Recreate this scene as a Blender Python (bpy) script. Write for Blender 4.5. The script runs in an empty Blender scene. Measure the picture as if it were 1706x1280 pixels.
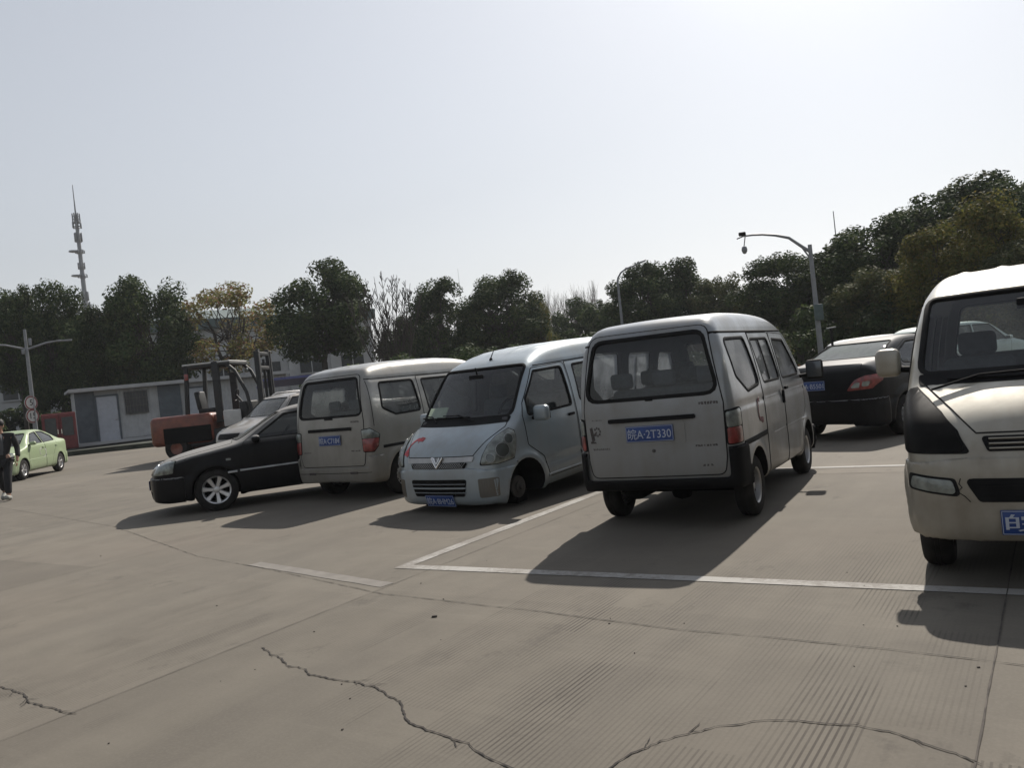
import bpy, bmesh, math, random
import numpy as np
from mathutils import Vector, Matrix, Euler
from mathutils.geometry import delaunay_2d_cdt
R = math.radians
SC = bpy.context.scene
COL = SC.collection
random.seed(7); RNG = np.random.default_rng(11)

# ------------------------------------------------------------------ camera
CAM_H = 1.481
FPX = 1358.0                      # focal length in pixels of a 1706 px wide picture
PITCH, ROLL = R(-0.5), R(6.155)
_F = Vector((0, math.cos(PITCH), math.sin(PITCH))); _R0 = Vector((1, 0, 0)); _U0 = _R0.cross(_F)
_Rt = _R0 * math.cos(ROLL) - _U0 * math.sin(ROLL); _Up = _R0 * math.sin(ROLL) + _U0 * math.cos(ROLL)
cd = bpy.data.cameras.new('camera'); co = bpy.data.objects.new('camera', cd); COL.objects.link(co)
cd.sensor_width = 36.0; cd.lens = FPX / 1706.0 * 36.0; cd.clip_start = .05; cd.clip_end = 5000
M = Matrix((( _Rt.x, _Up.x, -_F.x, 0), (_Rt.y, _Up.y, -_F.y, 0), (_Rt.z, _Up.z, -_F.z, CAM_H), (0, 0, 0, 1)))
co.matrix_world = M
SC.camera = co
# ------------------------------------------------------------------ light
SUN_EL, SUN_AZ = R(42.5), R(25.0)           # azimuth clockwise from +Y
w = bpy.data.worlds.new('World'); SC.world = w; w.use_nodes = True
nt = w.node_tree; bg = nt.nodes['Background']
sky = nt.nodes.new('ShaderNodeTexSky'); sky.sky_type = 'NISHITA'; sky.sun_disc = False
sky.sun_elevation = SUN_EL; sky.sun_rotation = SUN_AZ
sky.air_density = 1.6; sky.dust_density = 1.8; sky.ozone_density = 1.0; sky.altitude = 0
hs = nt.nodes.new('ShaderNodeHueSaturation'); hs.inputs['Saturation'].default_value = .30
tn = nt.nodes.new('ShaderNodeMix'); tn.data_type = 'RGBA'; tn.blend_type = 'MULTIPLY'; tn.inputs[0].default_value = 1.0; tn.inputs[7].default_value = (.945, .985, 1.085, 1)
nt.links.new(sky.outputs[0], hs.inputs['Color']); nt.links.new(hs.outputs[0], tn.inputs[6]); gm = nt.nodes.new('ShaderNodeGamma'); gm.inputs[1].default_value = .72; nt.links.new(tn.outputs[2], gm.inputs[0]); nt.links.new(gm.outputs[0], bg.inputs[0])
bg.inputs[1].default_value = 0.125
ld = bpy.data.lights.new('sun', 'SUN'); ld.energy = 4.6; ld.angle = R(.6); ld.color = (1.0, .93, .84)
lo = bpy.data.objects.new('sun', ld); COL.objects.link(lo); lo.location = (20, 40, 40)
sd = Vector((math.sin(SUN_AZ) * math.cos(SUN_EL), math.cos(SUN_AZ) * math.cos(SUN_EL), math.sin(SUN_EL)))
lo.rotation_euler = sd.to_track_quat('Z', 'Y').to_euler()
SC.view_settings.view_transform = 'Standard'; SC.view_settings.look = 'None'
SC.view_settings.exposure = 0.42; SC.view_settings.gamma = 1.0
try:
    SC.cycles.max_bounces = 8; SC.cycles.transparent_max_bounces = 24; SC.cycles.caustics_reflective = False; SC.cycles.caustics_refractive = False
except Exception: pass

# ------------------------------------------------------------------ helpers
def ray(px, py):
    return _F + _Rt * ((px - 853) / FPX) + _Up * ((640 - py) / FPX)
def at(px, py, dist):
    """point on the sight line at horizontal distance dist"""
    d = ray(px, py); k = dist / math.hypot(d.x, d.y)
    return Vector((d.x * k, d.y * k, CAM_H + d.z * k))
def gnd(px, py):
    d = ray(px, py); k = -CAM_H / d.z
    return Vector((d.x * k, d.y * k, 0))

def tag(o, label=None, cat=None, group=None, kind=None):
    if label: o['label'] = label
    if cat: o['category'] = cat
    if group: o['group'] = group
    if kind: o['kind'] = kind
    return o
def empty(name, loc, rz=0, label=None, cat=None, group=None, ry=0):
    o = bpy.data.objects.new(name, None); COL.objects.link(o)
    o.location = loc; o.rotation_euler = (0, ry, rz); o.empty_display_size = .2
    return tag(o, label, cat, group)
def mesh_obj(name, V, Fc, mats, parent=None, fmat=None, smooth=None, loc=None):
    me = bpy.data.meshes.new(name)
    me.from_pydata([tuple(map(float, v)) for v in V], [], [tuple(map(int, f)) for f in Fc])
    return finish(name, me, mats, parent, fmat, smooth, loc)
def finish(name, me, mats, parent=None, fmat=None, smooth=None, loc=None):
    if not isinstance(mats, (list, tuple)): mats = [mats]
    for m in mats: me.materials.append(m)
    if fmat is not None: me.polygons.foreach_set('material_index', np.asarray(fmat, dtype=np.int32))
    if smooth is not None:
        me.polygons.foreach_set('use_smooth', np.ones(len(me.polygons), dtype=bool))
        if smooth < 179: me.set_sharp_from_angle(angle=R(smooth))
    me.update()
    o = bpy.data.objects.new(name, me); COL.objects.link(o)
    if parent is not None: o.parent = parent
    if loc is not None: o.location = loc
    return o

class MB:
    """collects shapes into one mesh"""
    def __init__(s): s.V = []; s.F = []; s.M = []
    def add(s, V, F, mi=0):
        b = len(s.V); s.V += [Vector(v) for v in V]; s.F += [tuple(i + b for i in f) for f in F]; s.M += [mi] * len(F); return s
    def box(s, c, d, rot=None, mi=0, taper=None):
        hx, hy, hz = d[0] / 2, d[1] / 2, d[2] / 2
        V = []
        for z in (-1, 1):
            t = 1 if (taper is None or z < 0) else taper
            for x, y in ((-1, -1), (1, -1), (1, 1), (-1, 1)): V.append(Vector((x * hx * t, y * hy * t, z * hz)))
        if rot is not None: V = [rot @ v for v in V]
        V = [v + Vector(c) for v in V]
        return s.add(V, [(3, 2, 1, 0), (4, 5, 6, 7), (0, 1, 5, 4), (1, 2, 6, 5), (2, 3, 7, 6), (3, 0, 4, 7)], mi)
    def rbox(s, c, d, r=.03, rot=None, mi=0, n=3):
        """box with rounded vertical edges and chamfered top/bottom"""
        hx, hy, hz = d[0] / 2, d[1] / 2, d[2] / 2; r = min(r, hx * .99, hy * .99, hz * .99)
        rings = []
        for k in range(n + 1):
            a = k / n * math.pi / 2; rings.append((-hz + r - r * math.cos(a), r - r * math.sin(a)))
        for k in range(n + 1):
            a = k / n * math.pi / 2; rings.append((hz - r + r * math.sin(a), r - r * math.cos(a)))
        V = []; m = 4 * (n + 1)
        for z, ins in rings:
            for q in range(4):
                cx = (hx - r) * (1, -1, -1, 1)[q]; cy = (hy - r) * (1, 1, -1, -1)[q]
                for k in range(n + 1):
                    a = q * math.pi / 2 + k / n * math.pi / 2
                    V.append(Vector((cx + (r - ins) * math.cos(a), cy + (r - ins) * math.sin(a), z)))
        F = []
        for i in range(len(rings) - 1):
            for j in range(m): F.append((i * m + j, i * m + (j + 1) % m, (i + 1) * m + (j + 1) % m, (i + 1) * m + j))
        F.append(tuple(range(m - 1, -1, -1))); F.append(tuple((len(rings) - 1) * m + j for j in range(m)))
        if rot is not None: V = [rot @ v for v in V]
        return s.add([v + Vector(c) for v in V], F, mi)
    def tube(s, pts, rad, n=10, mi=0, cap=True):
        pts = [Vector(p) for p in pts]
        if not isinstance(rad, (list, tuple)): rad = [rad] * len(pts)
        V = []; up = None
        for i, p in enumerate(pts):
            t = (pts[min(i + 1, len(pts) - 1)] - pts[max(i - 1, 0)])
            if t.length < 1e-9: t = Vector((0, 0, 1))
            t.normalize()
            if up is None:
                up = Vector((0, 0, 1)) if abs(t.z) < .9 else Vector((1, 0, 0))
            a = t.cross(up)
            if a.length < 1e-6: a = t.orthogonal()
            a.normalize(); b = a.cross(t); b.normalize(); up = b
            for k in range(n):
                an = 2 * math.pi * k / n
                V.append(p + (a * math.cos(an) + b * math.sin(an)) * rad[i])
        F = []
        for i in range(len(pts) - 1):
            for k in range(n): F.append((i * n + k, i * n + (k + 1) % n, (i + 1) * n + (k + 1) % n, (i + 1) * n + k))
        if cap: F.append(tuple(range(n - 1, -1, -1))); F.append(tuple((len(pts) - 1) * n + k for k in range(n)))
        return s.add(V, F, mi)
    def lathe(s, prof, n=32, axis='y', c=(0, 0, 0), mi=0, mis=None):
        """prof: list of (radius, along)"""
        V = []; m = len(prof)
        for k in range(n):
            a = 2 * math.pi * k / n
            for r, h in prof:
                x, z = r * math.cos(a), r * math.sin(a)
                v = Vector((x, h, z)) if axis == 'y' else (Vector((x, z, h)) if axis == 'z' else Vector((h, x, z)))
                V.append(v + Vector(c))
        F = []; b = len(s.V)
        for k in range(n):
            for j in range(m - 1):
                F.append((k * m + j, k * m + j + 1, ((k + 1) % n) * m + j + 1, ((k + 1) % n) * m + j))
                s.M.append(mis[j] if mis else mi)
        s.V += V; s.F += [tuple(i + b for i in f) for f in F]
        return s
    def build(s, name, mats, parent=None, smooth=None, loc=None):
        return mesh_obj(name, s.V, s.F, mats, parent, s.M, smooth, loc)

# ------------------------------------------------------------------ materials
def newmat(name):
    m = bpy.data.materials.new(name); m.use_nodes = True
    return m, m.node_tree, m.node_tree.nodes['Principled BSDF']
def N(t, kind, **kw):
    n = t.nodes.new(kind)
    for k, v in kw.items():
        if k in n.inputs.keys(): n.inputs[k].default_value = v
        else: setattr(n, k, v)
    return n
def ramp(t, stops):
    r = t.nodes.new('ShaderNodeValToRGB'); e = r.color_ramp.elements
    while len(e) < len(stops): e.new(.5)
    for i, (p, c) in enumerate(stops):
        e[i].position = p; e[i].color = (c, c, c, 1) if isinstance(c, (int, float)) else (*c, 1)
    return r
def mixc(t, fac, a, b, mode='MIX'):
    n = t.nodes.new('ShaderNodeMix'); n.data_type = 'RGBA'; n.blend_type = mode
    for idx, v in ((0, fac), (6, a), (7, b)):
        if hasattr(v, 'is_linked') or isinstance(v, bpy.types.NodeSocket): t.links.new(v, n.inputs[idx])
        elif idx == 0: n.inputs[0].default_value = v
        else: n.inputs[idx].default_value = (*v, 1)
    return n.outputs[2]
def mat(name, col, rough=.6, metal=0., var=.12, scale=6., coat=0., bump=0., spec=.5, emit=None):
    m, t, p = newmat(name)
    p.inputs['Roughness'].default_value = rough; p.inputs['Metallic'].default_value = metal
    p.inputs['Coat Weight'].default_value = coat; p.inputs['Specular IOR Level'].default_value = spec
    tc = N(t, 'ShaderNodeTexCoord'); nz = N(t, 'ShaderNodeTexNoise', Scale=scale, Detail=5.0)
    t.links.new(tc.outputs['Object'], nz.inputs['Vector'])
    r = ramp(t, [(.3, tuple(c * (1 - var) for c in col)), (.7, tuple(min(1, c * (1 + var)) for c in col))])
    t.links.new(nz.outputs['Fac'], r.inputs[0]); t.links.new(r.outputs[0], p.inputs['Base Color'])
    if bump:
        b = N(t, 'ShaderNodeBump', Strength=bump, Distance=.02); t.links.new(nz.outputs['Fac'], b.inputs['Height']); t.links.new(b.outputs[0], p.inputs['Normal'])
    return m
def paint(name, col, dust=(.30, .27, .23), amount=.35, metal=.35, rough=.38, low=.5, top_dust=0., flake=True):
    """old car paint: metallic with clear coat, blotchy dust, more dirt splashed on the lower panels, dust lying on upward faces"""
    m, t, p = newmat(name)
    tc = N(t, 'ShaderNodeTexCoord'); sx = N(t, 'ShaderNodeSeparateXYZ'); t.links.new(tc.outputs['Object'], sx.inputs[0])
    nz = N(t, 'ShaderNodeTexNoise', Scale=2.3, Detail=8.0, Roughness=.62); t.links.new(tc.outputs['Object'], nz.inputs['Vector'])
    n2 = N(t, 'ShaderNodeTexNoise', Scale=38.0, Detail=3.0); t.links.new(tc.outputs['Object'], n2.inputs['Vector'])
    mp = N(t, 'ShaderNodeMapping'); mp.inputs['Scale'].default_value = (9, 9, .8); t.links.new(tc.outputs['Object'], mp.inputs[0])
    n3 = N(t, 'ShaderNodeTexNoise', Scale=1.6, Detail=4.0); t.links.new(mp.outputs[0], n3.inputs['Vector'])   # rain streaks
    dirt = ramp(t, [(.42, 0.0), (.75, 1.0)]); t.links.new(nz.outputs['Fac'], dirt.inputs[0])
    lowm = N(t, 'ShaderNodeMapRange'); t.links.new(sx.outputs[2], lowm.inputs[0])
    lowm.inputs[1].default_value = 1.0; lowm.inputs[2].default_value = .15; lowm.inputs[3].default_value = 0.0; lowm.inputs[4].default_value = low
    ad = N(t, 'ShaderNodeMath', operation='MULTIPLY_ADD'); t.links.new(dirt.outputs[0], ad.inputs[0]); ad.inputs[1].default_value = amount; t.links.new(lowm.outputs[0], ad.inputs[2])
    st = N(t, 'ShaderNodeMath', operation='MULTIPLY_ADD'); t.links.new(n3.outputs['Fac'], st.inputs[0]); st.inputs[1].default_value = amount * .7; t.links.new(ad.outputs[0], st.inputs[2])
    last = st
    if top_dust:
        ge = N(t, 'ShaderNodeNewGeometry'); sg = N(t, 'ShaderNodeSeparateXYZ'); t.links.new(ge.outputs['Normal'], sg.inputs[0])
        mr = N(t, 'ShaderNodeMapRange'); t.links.new(sg.outputs[2], mr.inputs[0])
        mr.inputs[1].default_value = .25; mr.inputs[2].default_value = .85; mr.inputs[3].default_value = 0; mr.inputs[4].default_value = top_dust
        a2 = N(t, 'ShaderNodeMath', operation='ADD'); t.links.new(mr.outputs[0], a2.inputs[0]); t.links.new(st.outputs[0], a2.inputs[1]); last = a2
    sb = N(t, 'ShaderNodeMath', operation='SUBTRACT'); t.links.new(last.outputs[0], sb.inputs[0]); sb.inputs[1].default_value = amount * .25; sb.use_clamp = True
    c1 = mixc(t, sb.outputs[0], col, dust); t.links.new(c1, p.inputs['Base Color'])
    mm = N(t, 'ShaderNodeMath', operation='MULTIPLY_ADD'); t.links.new(sb.outputs[0], mm.inputs[0]); mm.inputs[1].default_value = -metal; mm.inputs[2].default_value = metal; mm.use_clamp = True
    t.links.new(mm.outputs[0], p.inputs['Metallic'])
    rr = N(t, 'ShaderNodeMath', operation='MULTIPLY_ADD'); t.links.new(sb.outputs[0], rr.inputs[0]); rr.inputs[1].default_value = .45; rr.inputs[2].default_value = rough; rr.use_clamp = True
    t.links.new(rr.outputs[0], p.inputs['Roughness'])
    cw = N(t, 'ShaderNodeMath', operation='MULTIPLY_ADD'); t.links.new(sb.outputs[0], cw.inputs[0]); cw.inputs[1].default_value = -.6; cw.inputs[2].default_value = .9 if metal > 0 else .03; cw.use_clamp = True
    t.links.new(cw.outputs[0], p.inputs['Coat Weight']); p.inputs['Coat Roughness'].default_value = .12
    if metal == 0 and sum(col) < .1: p.inputs['Specular IOR Level'].default_value = .11
    b = N(t, 'ShaderNodeBump', Strength=.05, Distance=.004); t.links.new(n2.outputs['Fac'], b.inputs['Height']); t.links.new(b.outputs[0], p.inputs['Normal'])
    return m
def glass(name, tint=(.55, .62, .62), dust=.12, dcol=(.35, .35, .33), ior=1.5):
    m = bpy.data.materials.new(name); m.use_nodes = True; t = m.node_tree; t.nodes.clear()
    out = N(t, 'ShaderNodeOutputMaterial'); tr = N(t, 'ShaderNodeBsdfTransparent', Color=(*tint, 1)); gl = N(t, 'ShaderNodeBsdfGlossy', Color=(1, 1, 1, 1), Roughness=.02)
    fr = N(t, 'ShaderNodeFresnel', IOR=ior); mx = N(t, 'ShaderNodeMixShader'); t.links.new(fr.outputs[0], mx.inputs[0]); t.links.new(tr.outputs[0], mx.inputs[1]); t.links.new(gl.outputs[0], mx.inputs[2])
    df = N(t, 'ShaderNodeBsdfDiffuse', Color=(*dcol, 1)); tl = N(t, 'ShaderNodeBsdfTranslucent', Color=(*dcol, 1)); md = N(t, 'ShaderNodeMixShader', Fac=.5)
    t.links.new(df.outputs[0], md.inputs[1]); t.links.new(tl.outputs[0], md.inputs[2])
    tc = N(t, 'ShaderNodeTexCoord'); nz = N(t, 'ShaderNodeTexNoise', Scale=3.5, Detail=6.0); t.links.new(tc.outputs['Object'], nz.inputs['Vector'])
    r = ramp(t, [(.3, dust * .5), (.75, min(1, dust * 1.8))]); t.links.new(nz.outputs['Fac'], r.inputs[0])
    m2 = N(t, 'ShaderNodeMixShader'); t.links.new(r.outputs[0], m2.inputs[0]); t.links.new(mx.outputs[0], m2.inputs[1]); t.links.new(md.outputs[0], m2.inputs[2])
    t.links.new(m2.outputs[0], out.inputs[0]); return m
def lens_mat(name, col, rough=.12, cell=60.):
    m, t, p = newmat(name)
    tc = N(t, 'ShaderNodeTexCoord'); v = N(t, 'ShaderNodeTexVoronoi', Scale=cell); t.links.new(tc.outputs['Object'], v.inputs['Vector'])
    nz = N(t, 'ShaderNodeTexNoise', Scale=14.0, Detail=2.0); t.links.new(tc.outputs['Object'], nz.inputs['Vector'])
    r = ramp(t, [(.3, tuple(c * .45 for c in col)), (.7, tuple(min(1, c * 1.3) for c in col))]); t.links.new(nz.outputs['Fac'], r.inputs[0]); t.links.new(r.outputs[0], p.inputs['Base Color'])
    p.inputs['Roughness'].default_value = .35; p.inputs['Coat Weight'].default_value = 1; p.inputs['Coat Roughness'].default_value = rough; p.inputs['Metallic'].default_value = .25
    b = N(t, 'ShaderNodeBump', Strength=.35, Distance=.004); t.links.new(v.outputs['Distance'], b.inputs['Height']); t.links.new(b.outputs[0], p.inputs['Normal'])
    return m

MT = {}
MT['black'] = mat('black_trim', (.008, .008, .0085), .7, var=.3, spec=.12)
MT['rubber'] = mat('rubber', (.012, .012, .012), .8, var=.3, spec=.15)
MT['tyre'] = mat('tyre', (.022, .021, .020), .9, var=.4, scale=9, bump=.3, spec=.12)
MT['steel'] = mat('steel_rim', (.34, .34, .34), .42, .7, var=.2)
MT['darksteel'] = mat('dark_steel', (.09, .085, .08), .6, .5, var=.3)
MT['alloy'] = mat('alloy_rim', (.5, .5, .5), .35, .7, var=.12)
MT['under'] = mat('underbody', (.008, .008, .008), .9, spec=.05)
MT['interior'] = mat('interior_plastic', (.05, .05, .052), .8)
MT['seat'] = mat('seat_fabric', (.075, .08, .085), .95, scale=20)
MT['seatlight'] = mat('seat_cover_pale', (.28, .28, .27), .95, scale=14, var=.3)
MT['chrome'] = mat('chrome', (.62, .62, .62), .18, 1., var=.06)
MT['plate'] = mat('plate_blue', (.012, .040, .16), .45, var=.15, scale=12)
MT['platetext'] = mat('plate_text', (.36, .39, .45), .5, var=.08)
MT['red_lens'] = lens_mat('red_lens', (.20, .022, .020))
MT['clear_lens'] = lens_mat('clear_lens', (.17, .19, .175))
MT['lampbowl'] = mat('lamp_bowl', (.09, .10, .095), .15, .5, coat=.6)
MT['mirror_glass'] = mat('mirror_glass', (.10, .11, .12), .12, .6, var=.05)
MT['amber_lens'] = lens_mat('amber_lens', (.55, .2, .03))
MT['smoke_lens'] = mat('smoked_lens', (.007, .0065, .006), .4, coat=.0, var=.5, scale=10, spec=.08)
MT['glass'] = glass('window_glass', (.78, .83, .83), .045)
MT['glass_dusty'] = glass('window_glass_dusty', (.55, .58, .57), .38, (.36, .37, .36))
MT['glass_dust_sky'] = glass('window_glass_dust_sky', (.6, .62, .62), .48, (.52, .53, .54), 1.75)  # dust on the glass, paled further to stand for bright sky reflection
MT['glass_dark'] = glass('window_glass_dark', (.22, .24, .25), .06)
MT['paper'] = mat('paper', (.55, .62, .45), .9)
MT['white'] = mat('white_paint', (.42, .42, .41), .5)
MT['redfade'] = mat('faded_red_marking', (.20, .09, .09), .7, var=.5, scale=30)
MT['red'] = mat('red_marking', (.38, .05, .06), .6, var=.4, scale=25)
MT['darkmark'] = mat('dark_marking', (.05, .042, .04), .7, var=.4, scale=40)

# ------------------------------------------------------------------ signed distance body modelling
def chaikin(P, n=1, closed=True):
    P = [np.array(p, float) for p in P]
    for _ in range(n):
        Q = []
        for i in range(len(P) if closed else len(P) - 1):
            a, b = P[i], P[(i + 1) % len(P)]
            Q += [a * .8 + b * .2, a * .2 + b * .8]
        P = Q
    return P
class Poly2:
    """signed distance of a closed polygon sampled on a fine grid, bilinear lookup"""
    def __init__(s, pts, pad=.7, h=.012):
        P = np.array(pts, float); s.h = h
        lo = P.min(0) - pad; hi = P.max(0) + pad; n = np.ceil((hi - lo) / h).astype(int) + 1
        X, Y = np.meshgrid(lo[0] + np.arange(n[0]) * h, lo[1] + np.arange(n[1]) * h, indexing='ij')
        d = np.full(X.shape, 1e9); ins = np.zeros(X.shape, bool)
        for i in range(len(P)):
            a, b = P[i], P[(i + 1) % len(P)]; e = b - a; L = e @ e
            if L < 1e-12: continue
            t = np.clip(((X - a[0]) * e[0] + (Y - a[1]) * e[1]) / L, 0, 1)
            d = np.minimum(d, (X - a[0] - t * e[0]) ** 2 + (Y - a[1] - t * e[1]) ** 2)
            c = ((a[1] <= Y) & (b[1] > Y)) | ((b[1] <= Y) & (a[1] > Y))
            if e[1] != 0: ins ^= c & (X < a[0] + (Y - a[1]) / e[1] * e[0])
        s.g = np.sqrt(d) * np.where(ins, -1, 1); s.lo = lo; s.n = n
    def __call__(s, x, y):
        u = np.clip((x - s.lo[0]) / s.h, 0, s.n[0] - 1.001); v = np.clip((y - s.lo[1]) / s.h, 0, s.n[1] - 1.001)
        i = u.astype(int); j = v.astype(int); a = u - i; b = v - j; g = s.g
        return (g[i, j] * (1 - a) + g[i + 1, j] * a) * (1 - b) + (g[i, j + 1] * (1 - a) + g[i + 1, j + 1] * a) * b
def smax(a, b, k):
    h = np.clip(k - np.abs(a - b), 0, None) / k
    return np.maximum(a, b) + h * h * k * .25
def surface_nets(f, lo, hi, h):
    """numpy surface nets of f(x,y,z)=0; returns verts, quads"""
    n = np.ceil((np.array(hi) - lo) / h).astype(int) + 1
    ax = [lo[k] + np.arange(n[k]) * h for k in range(3)]
    X, Y, Z = np.meshgrid(*ax, indexing='ij'); G = f(X, Y, Z)
    S = G < 0
    c = [n[0] - 1, n[1] - 1, n[2] - 1]
    acc = np.zeros((*c, 3)); cnt = np.zeros(c)
    offs = [(i, j, k) for i in (0, 1) for j in (0, 1) for k in (0, 1)]
    def sub(A, o): return A[o[0]:o[0] + c[0], o[1]:o[1] + c[1], o[2]:o[2] + c[2]]
    for o in offs:
        for a in range(3):
            if o[a]: continue
            q = list(o); q[a] = 1; q = tuple(q)
            s0, s1 = sub(S, o), sub(S, q); m = s0 != s1
            g0, g1 = sub(G, o), sub(G, q)
            with np.errstate(divide='ignore', invalid='ignore'):
                t = np.where(m, g0 / np.where(g0 == g1, 1, g0 - g1), 0)
            for b in range(3):
                acc[..., b] += np.where(m, (t if b == a else o[b]), 0)
            cnt += m
    act = cnt > 0; idx = -np.ones(c, int); idx[act] = np.arange(act.sum())
    I = np.argwhere(act)
    V = (I + acc[act] / cnt[act][:, None]) * h + lo
    Q = []
    for a in range(3):
        b, d = (a + 1) % 3, (a + 2) % 3
        sl0 = [slice(1, n[k] - 1) for k in range(3)]; sl0[a] = slice(0, n[a] - 1)
        sl1 = list(sl0); sl1[a] = slice(1, n[a])
        s0 = S[tuple(sl0)]; s1 = S[tuple(sl1)]
        E = np.argwhere(s0 != s1)
        if not len(E): continue
        flip = s0[tuple(E.T)]
        E = E.copy()
        for k in range(3):
            if k != a: E[:, k] += 1
        eb = np.zeros(3, int); eb[b] = 1; ed = np.zeros(3, int); ed[d] = 1
        q = np.stack([idx[tuple((E - eb - ed).T)], idx[tuple((E - ed).T)], idx[tuple(E.T)], idx[tuple((E - eb).T)]], 1)
        q[~flip] = q[~flip][:, ::-1]; Q.append(q)
    return V, np.concatenate(Q)
def project(f, V, it=3, e=.004):
    V = V.copy()
    for _ in range(it):
        g, d = grad(f, V, e); V -= g * (d / np.maximum((g * g).sum(1), .2))[:, None]
    return V
def grad(f, V, e=.004):
    d = f(V[:, 0], V[:, 1], V[:, 2])
    g = np.stack([(f(V[:, 0] + e * (k == 0), V[:, 1] + e * (k == 1), V[:, 2] + e * (k == 2)) - f(V[:, 0] - e * (k == 0), V[:, 1] - e * (k == 1), V[:, 2] - e * (k == 2))) / (2 * e) for k in range(3)], 1)
    return g, d

def rounded(P, r, n=4):
    """fillet polygon corners; r number or list"""
    P = [np.array(p, float) for p in P]; m = len(P); out = []
    rr = r if isinstance(r, (list, tuple)) else [r] * m
    for i in range(m):
        a, b, c = P[i - 1], P[i], P[(i + 1) % m]
        u = a - b; v = c - b; lu, lv = np.linalg.norm(u), np.linalg.norm(v)
        if rr[i] <= 0 or lu < 1e-6 or lv < 1e-6: out.append(b); continue
        u /= lu; v /= lv; ang = math.acos(max(-1, min(1, u @ v)))
        if ang > 3.0: out.append(b); continue
        t = min(rr[i] / math.tan(ang / 2), lu * .48, lv * .48)
        p0, p1 = b + u * t, b + v * t
        for k in range(n + 1):
            s = k / n; out.append(p0 * (1 - s) ** 2 + b * 2 * s * (1 - s) + p1 * s * s)
    return [tuple(map(float, p)) for p in out]
def in_poly(P, x, y):
    ins = False; n = len(P)
    for i in range(n):
        (ax, ay), (bx, by) = P[i], P[(i + 1) % n]
        if (ay > y) != (by > y) and x < ax + (y - ay) / (by - ay) * (bx - ax): ins = not ins
    return ins
def densify(P, s, closed=True):
    out = []; n = len(P)
    for i in range(n if closed else n - 1):
        a, b = np.array(P[i], float), np.array(P[(i + 1) % n], float); L = np.linalg.norm(b - a); k = max(1, int(math.ceil(L / s)))
        for j in range(k): out.append(tuple(map(float, a + (b - a) * j / k)))
    if not closed: out.append(tuple(map(float, P[-1])))
    return out
def diag(a):
    a = R(a); return (Vector((-math.sin(a), math.cos(a), 0)), Vector((0, 0, 1)), Vector((-math.cos(a), -math.sin(a), 0)))
PROJ = {'L': (Vector((1, 0, 0)), Vector((0, 0, 1)), Vector((0, -1, 0))), 'R': (Vector((1, 0, 0)), Vector((0, 0, 1)), Vector((0, 1, 0))),
        'F': (Vector((0, 1, 0)), Vector((0, 0, 1)), Vector((-1, 0, 0))), 'B': (Vector((0, 1, 0)), Vector((0, 0, 1)), Vector((1, 0, 0))),
        'T': (Vector((1, 0, 0)), Vector((0, 1, 0)), Vector((0, 0, -1)))}

def font_mesh(text, size, ext=.001):
    cu = bpy.data.curves.new('lettering', 'FONT'); cu.body = text; cu.size = size; cu.extrude = ext; cu.align_x = 'CENTER'; cu.align_y = 'CENTER'; cu.resolution_u = 3
    o = bpy.data.objects.new('lettering', cu); COL.objects.link(o)
    dg = bpy.context.evaluated_depsgraph_get(); me = bpy.data.meshes.new_from_object(o.evaluated_get(dg))
    bpy.data.objects.remove(o); bpy.data.curves.remove(cu); me.materials.clear(); return me

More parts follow.
